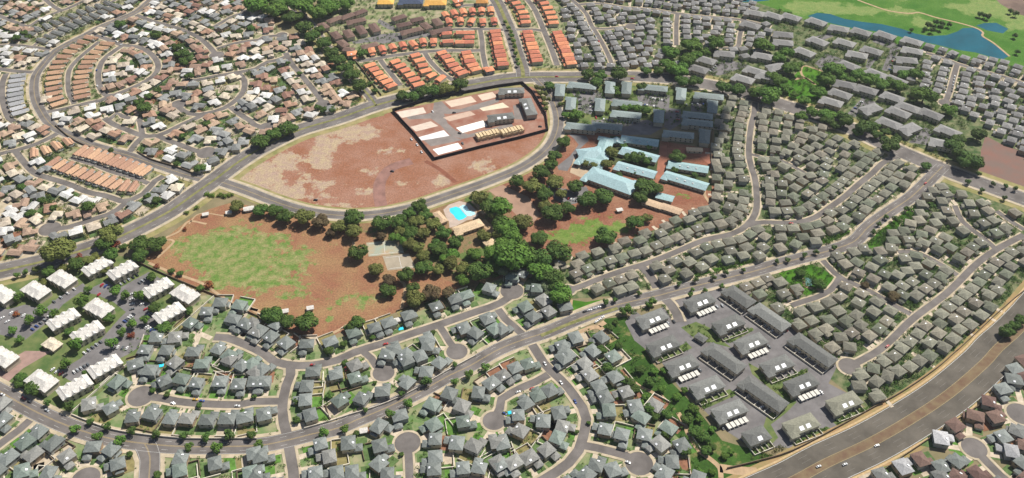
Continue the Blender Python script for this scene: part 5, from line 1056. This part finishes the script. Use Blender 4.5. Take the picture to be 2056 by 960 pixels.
for s, c, v, desc in (("D2 505,55", 'red', (1, .02), 'sports field street near the link'), ("D2 768,88", 'red', (.2, 1), 'driveway below the sports field street'), ("C2 1085,838", 'red', (1, -.3), 'bend of the street below the field houses'), ("C1 787,445", 'red', (.5, -.5), 'court facing the middle white condominium'),
                      ("D1 190,320", 'red', (1, .5), 'lower boulevard beside the bottom white condominium'), ("D1 238,345", 'black', (1, .5), 'lower boulevard behind the red one'), ("D1 375,415", 'silver', (1, .5), 'lower boulevard alone'), ("D1 25,290", 'white', (1, .5), 'lower boulevard at the left edge'), ("D1 1550,330", 'yellow', (1, .03), 'kerb of the left circle street'), ("D1 1605,340", 'blue', (1, .03), 'kerb of the left circle street'), ("D1 1375,360", 'white', (1, .2), 'lower kerb of the left circle street'),
                      ("D1 1885,380", 'white', (1, 0), 'middle of the left circle street'), ("D1 2010,328", 'black', (1, -.05), 'upper kerb of the left circle street'), ("D4 962,650", 'white', (1, -.4), 'lower freeway carriageway'), ("D4 530,805", 'silver', (1, -.4), 'freeway median edge'), ("D4 725,790", 'silver', (1, -.4), 'lower freeway carriageway behind'), ("C4 1040,800", 'red', (1, -.7), 'long street beside the freeway rows'), ("B4 325,775", 'red', (1, 0), 'inner olive street'), ("B4 1322,478", 'red', (1, -.8), 'right end of the boulevard'),
                      ("D3 372,45", 'white', (.6, 1), 'top of the long front street'), ("D3 455,80", 'blue', (.6, 1), 'upper part of the long front street'), ("D3 500,195", 'white', (.7, 1), 'left kerb of the long front street'), ("D3 612,345", 'blue', (.4, 1), 'lower left kerb of the long front street'), ("D3 1030,828", 'white', (1, .4), 'front right circle'), ("D3 160,270", 'white', (1, -.4), 'blue car circle street'), ("D3 270,243", 'red', (1, -.4), 'drive above the glinting roofs'), ("D2 2030,440", 'blue', (1, .5), 'garden drive beside the circle'),
                      ("A3 465,612", 'red', (1, 0), 'arterial above the building site'), ("A3 1065,628", 'red', (1, .05), 'arterial behind the pale grey blocks'), ("Q 553,497", 'red', (.5, 1), 'corner near the long car row'), ("B2 530,642", 'black', (1, .1), 'red earth field'), ("B2 1137,415", 'black', (1, .1), 'curved mauve track'), ("B2 1290,160", 'white', (.6, .8), 'outside the site fence, upper'), ("B2 1335,205", 'white', (.6, .8), 'outside the site fence, middle'), ("B2 1370,262", 'white', (.6, .8), 'outside the site fence, lower'),
                      ("K 210,440", 'black', (.6, .8), 'far left slab'), ("K 580,400", 'white', (.6, .8), 'site lane beside the pallets'), ("K 870,630", 'black', (1, .3), 'site lane below the white slab'), ("K 900,740", 'grey', (.6, .8), 'gap between white slab and timber shell'), ("K 1730,560", 'black', (1, .1), 'right corner of the site'), ("K 810,412", 'black', (1, 0), 'crossing of the site lanes')):
    q = px(s)[0]; g = P(*q); g2 = P(q[0] + v[0] * 4, q[1] + v[1] * 4); car(g, (g2 - g).normalized(), c, desc, .24)
for i, (d, wd, fr, s, cr) in enumerate(ROADS):
    if not fr: continue
    ps = RW[i]; L = sum((b - a).length for a, b in zip(ps, ps[1:]))
    for sg in (1, -1):
        for p, t in along(side(ps, sg * (wd / 2 - 1.1)), max(2, int(L / 13))):
            x, y = topx(p)
            if rnd.random() < (.42 if y > 250 else .25) and 0 < x < 2056 and 0 < y < 960:
                o = DENSE[DENSE[:, 5] != i]
                if (np.hypot(o[:, 0] - p.x, o[:, 1] - p.y) - o[:, 4]).min() > 3: car(p, t, pick(CCH, rnd), 'kerb of ' + d.replace('the ', '', 1))
tot = {}
for desc, lst in carrec.items():
    lst.sort(key=lambda t: t[0])
    for k, (x, p, d, c, z) in enumerate(lst):
        lab = '%s car at the %s' % (c, desc) if len(lst) == 1 else '%s car, %s from left, %s' % (c, nth(k + 1), desc)
        root = empty('parked_car', (p.x, p.y, z), math.atan2(d.y, d.x)); tag(root, lab, 'car', 'cars parked along kerbs and in lots')
        b, g = car_mesh(c); link('body', b, root); link('window_glass', g, root)

# ------------------------------------------------------------------ long walls
def longwall(s, label, m, h=2.0, w_=.5, name='boundary_wall'):
    ps = smooth(gp(s), 8); mb = MB()
    for a, b in zip(ps, ps[1:]): d = b - a; mb.obox((a + b) / 2, d.normalized(), d.length + .1, w_, 0, h)
    tag(link(name, mb.mesh(name, m)), label, 'wall')
longwall("C1 1080,180 1320,290 1560,390 1730,460 1900,550 2056,620 C2 90,640 330,740 500,810", 'dark boundary wall between the sports field and the houses below', M_FENCED, 2.0)
longwall("C1 1700,460 1400,720 1150,910 D1 1000,60 800,230 560,440", 'pale wall beside the long grass strip of the condominiums', M_FENCE, 2.0)
longwall("D1 570,450 720,510 900,570 1080,600 1250,620 1500,640 1800,640 2040,640", 'pale wall along the lower boulevard under the grey houses', M_FENCE, 1.9)
longwall("D2 440,560 650,500 800,450 1000,390 1200,310 1400,205 1560,110 C2 1800,930", 'pale wall along the boulevard below the middle circle', M_FENCE, 1.9)
longwall("D4 -150,820 100,760 330,690 640,530 930,370 1150,250 1400,80 1560,-60", 'brown noise wall between the townhouses and the freeway', M_FENCED, 2.2)
longwall("C4 1560,830 1700,700 1850,560 2000,430 2080,370", 'brown wall between the olive roofs and the freeway', M_FENCED, 2.2)
longwall("D4 1000,840 1170,720 1290,640 1450,530 1600,430 1760,320 1900,150 1980,20", 'grey wall beyond the freeway', M_FENCED, 2.2)
longwall("A3 630,640 850,640 1000,650", 'pale wall at left behind the pale grey condominiums', M_FENCE, 1.8)
longwall("A3 1400,690 1600,720 1830,770", 'pale wall at right behind the pale grey condominiums', M_FENCE, 1.8)
longwall("B3 1740,700 1745,560 1690,300 1700,100", 'dark wall between the school and the olive roofs', M_FENCED, 2.2)
longwall("A2 560,200 640,270 760,400 880,530 960,640 1050,760", 'dark wall between the belt road and the orange roofs', M_FENCED, 2.2)
longwall("B1 440,50 560,150 680,210 820,255 980,300", 'brown wall along the collector road', M_FENCED, 2.0)
longwall("B1 1090,260 1200,320 1400,380 1530,430", 'brown wall of the corner block on the collector road', M_FENCED, 2.0)

# ------------------------------------------------------------------ the cloud whose shadow lies on the condominiums behind the school
cp = gp("G 1160,262 1270,246 1330,225 1400,205 1446,225 1442,300 1400,318 1330,306 1250,284 1190,280"); hC = 1100
off = sdir * (hC / sdir.z); cb = MB(); cen = sum(cp, Vector()) / len(cp)
ring = smooth(cp + [cp[0]], 12); rc = random.Random(4)
N_ = len(ring) - 1; jit = [rc.uniform(.93, 1.08) for _ in range(N_)]
for lv in range(6):
    z = [-6, 0, 14, 26, 34, 38][lv]; k = [.86, 1, .96, .8, .5, .15][lv]
    for i in range(N_):
        q = cen + (ring[i] - cen) * k * jit[i]; cb.v.append((q.x + off.x, q.y + off.y, hC + z + rc.uniform(-3, 3)))
for lv in range(5):
    for i in range(N_): a, b = lv * N_ + i, lv * N_ + (i + 1) % N_; cb.f.append((a, b, b + N_, a + N_)); cb.m.append(0)
cb.f.append(tuple(range(N_))[::-1]); cb.f.append(tuple(range(5 * N_, 6 * N_))); cb.m += [0, 0]
tag(link('cloud', cb.mesh('cloud', mat('cloud_white', (0.85, 0.85, 0.87), 1))), 'small low white cloud above the town', 'cloud', kind='stuff')
hz = bpy.data.materials.new('haze'); hz.use_nodes = True; n_ = hz.node_tree
n_.nodes.remove(n_.nodes['Principled BSDF']); pv = n_.nodes.new('ShaderNodeVolumePrincipled'); pv.inputs['Density'].default_value = HAZE; pv.inputs['Color'].default_value = (0.88, 0.92, 1.0, 1); pv.inputs['Anisotropy'].default_value = 0.2
n_.links.new(pv.outputs[0], [q for q in n_.nodes if q.type == 'OUTPUT_MATERIAL'][0].inputs['Volume'])
hb = MB(); hb.box(-6100, 6100, -6100, 6100, -1, 640, bottom=True); tag(link('haze', hb.mesh('haze', hz)), 'thin pale haze over the town', 'haze', kind='stuff')
LW = [(len(o['label'].split()), o['label']) for o in bpy.data.objects if o.get('label')]; LW.sort(); print(LW[-3:]); 
from collections import Counter
print([x for x in Counter(l for _, l in LW).most_common(30) if x[1] > 1 and 'lawn' not in x[0]][:12])
print('LAY', LAY[0])
print('houses', len(HLIST), {k: (len(v), sum(h['ind'] for h in v)) for k, v in byname.items()}, 'trees', NT, 'cars', NC[0], 'walls', WALLS, 'big', len(BIG), 'objs', len(bpy.data.objects))
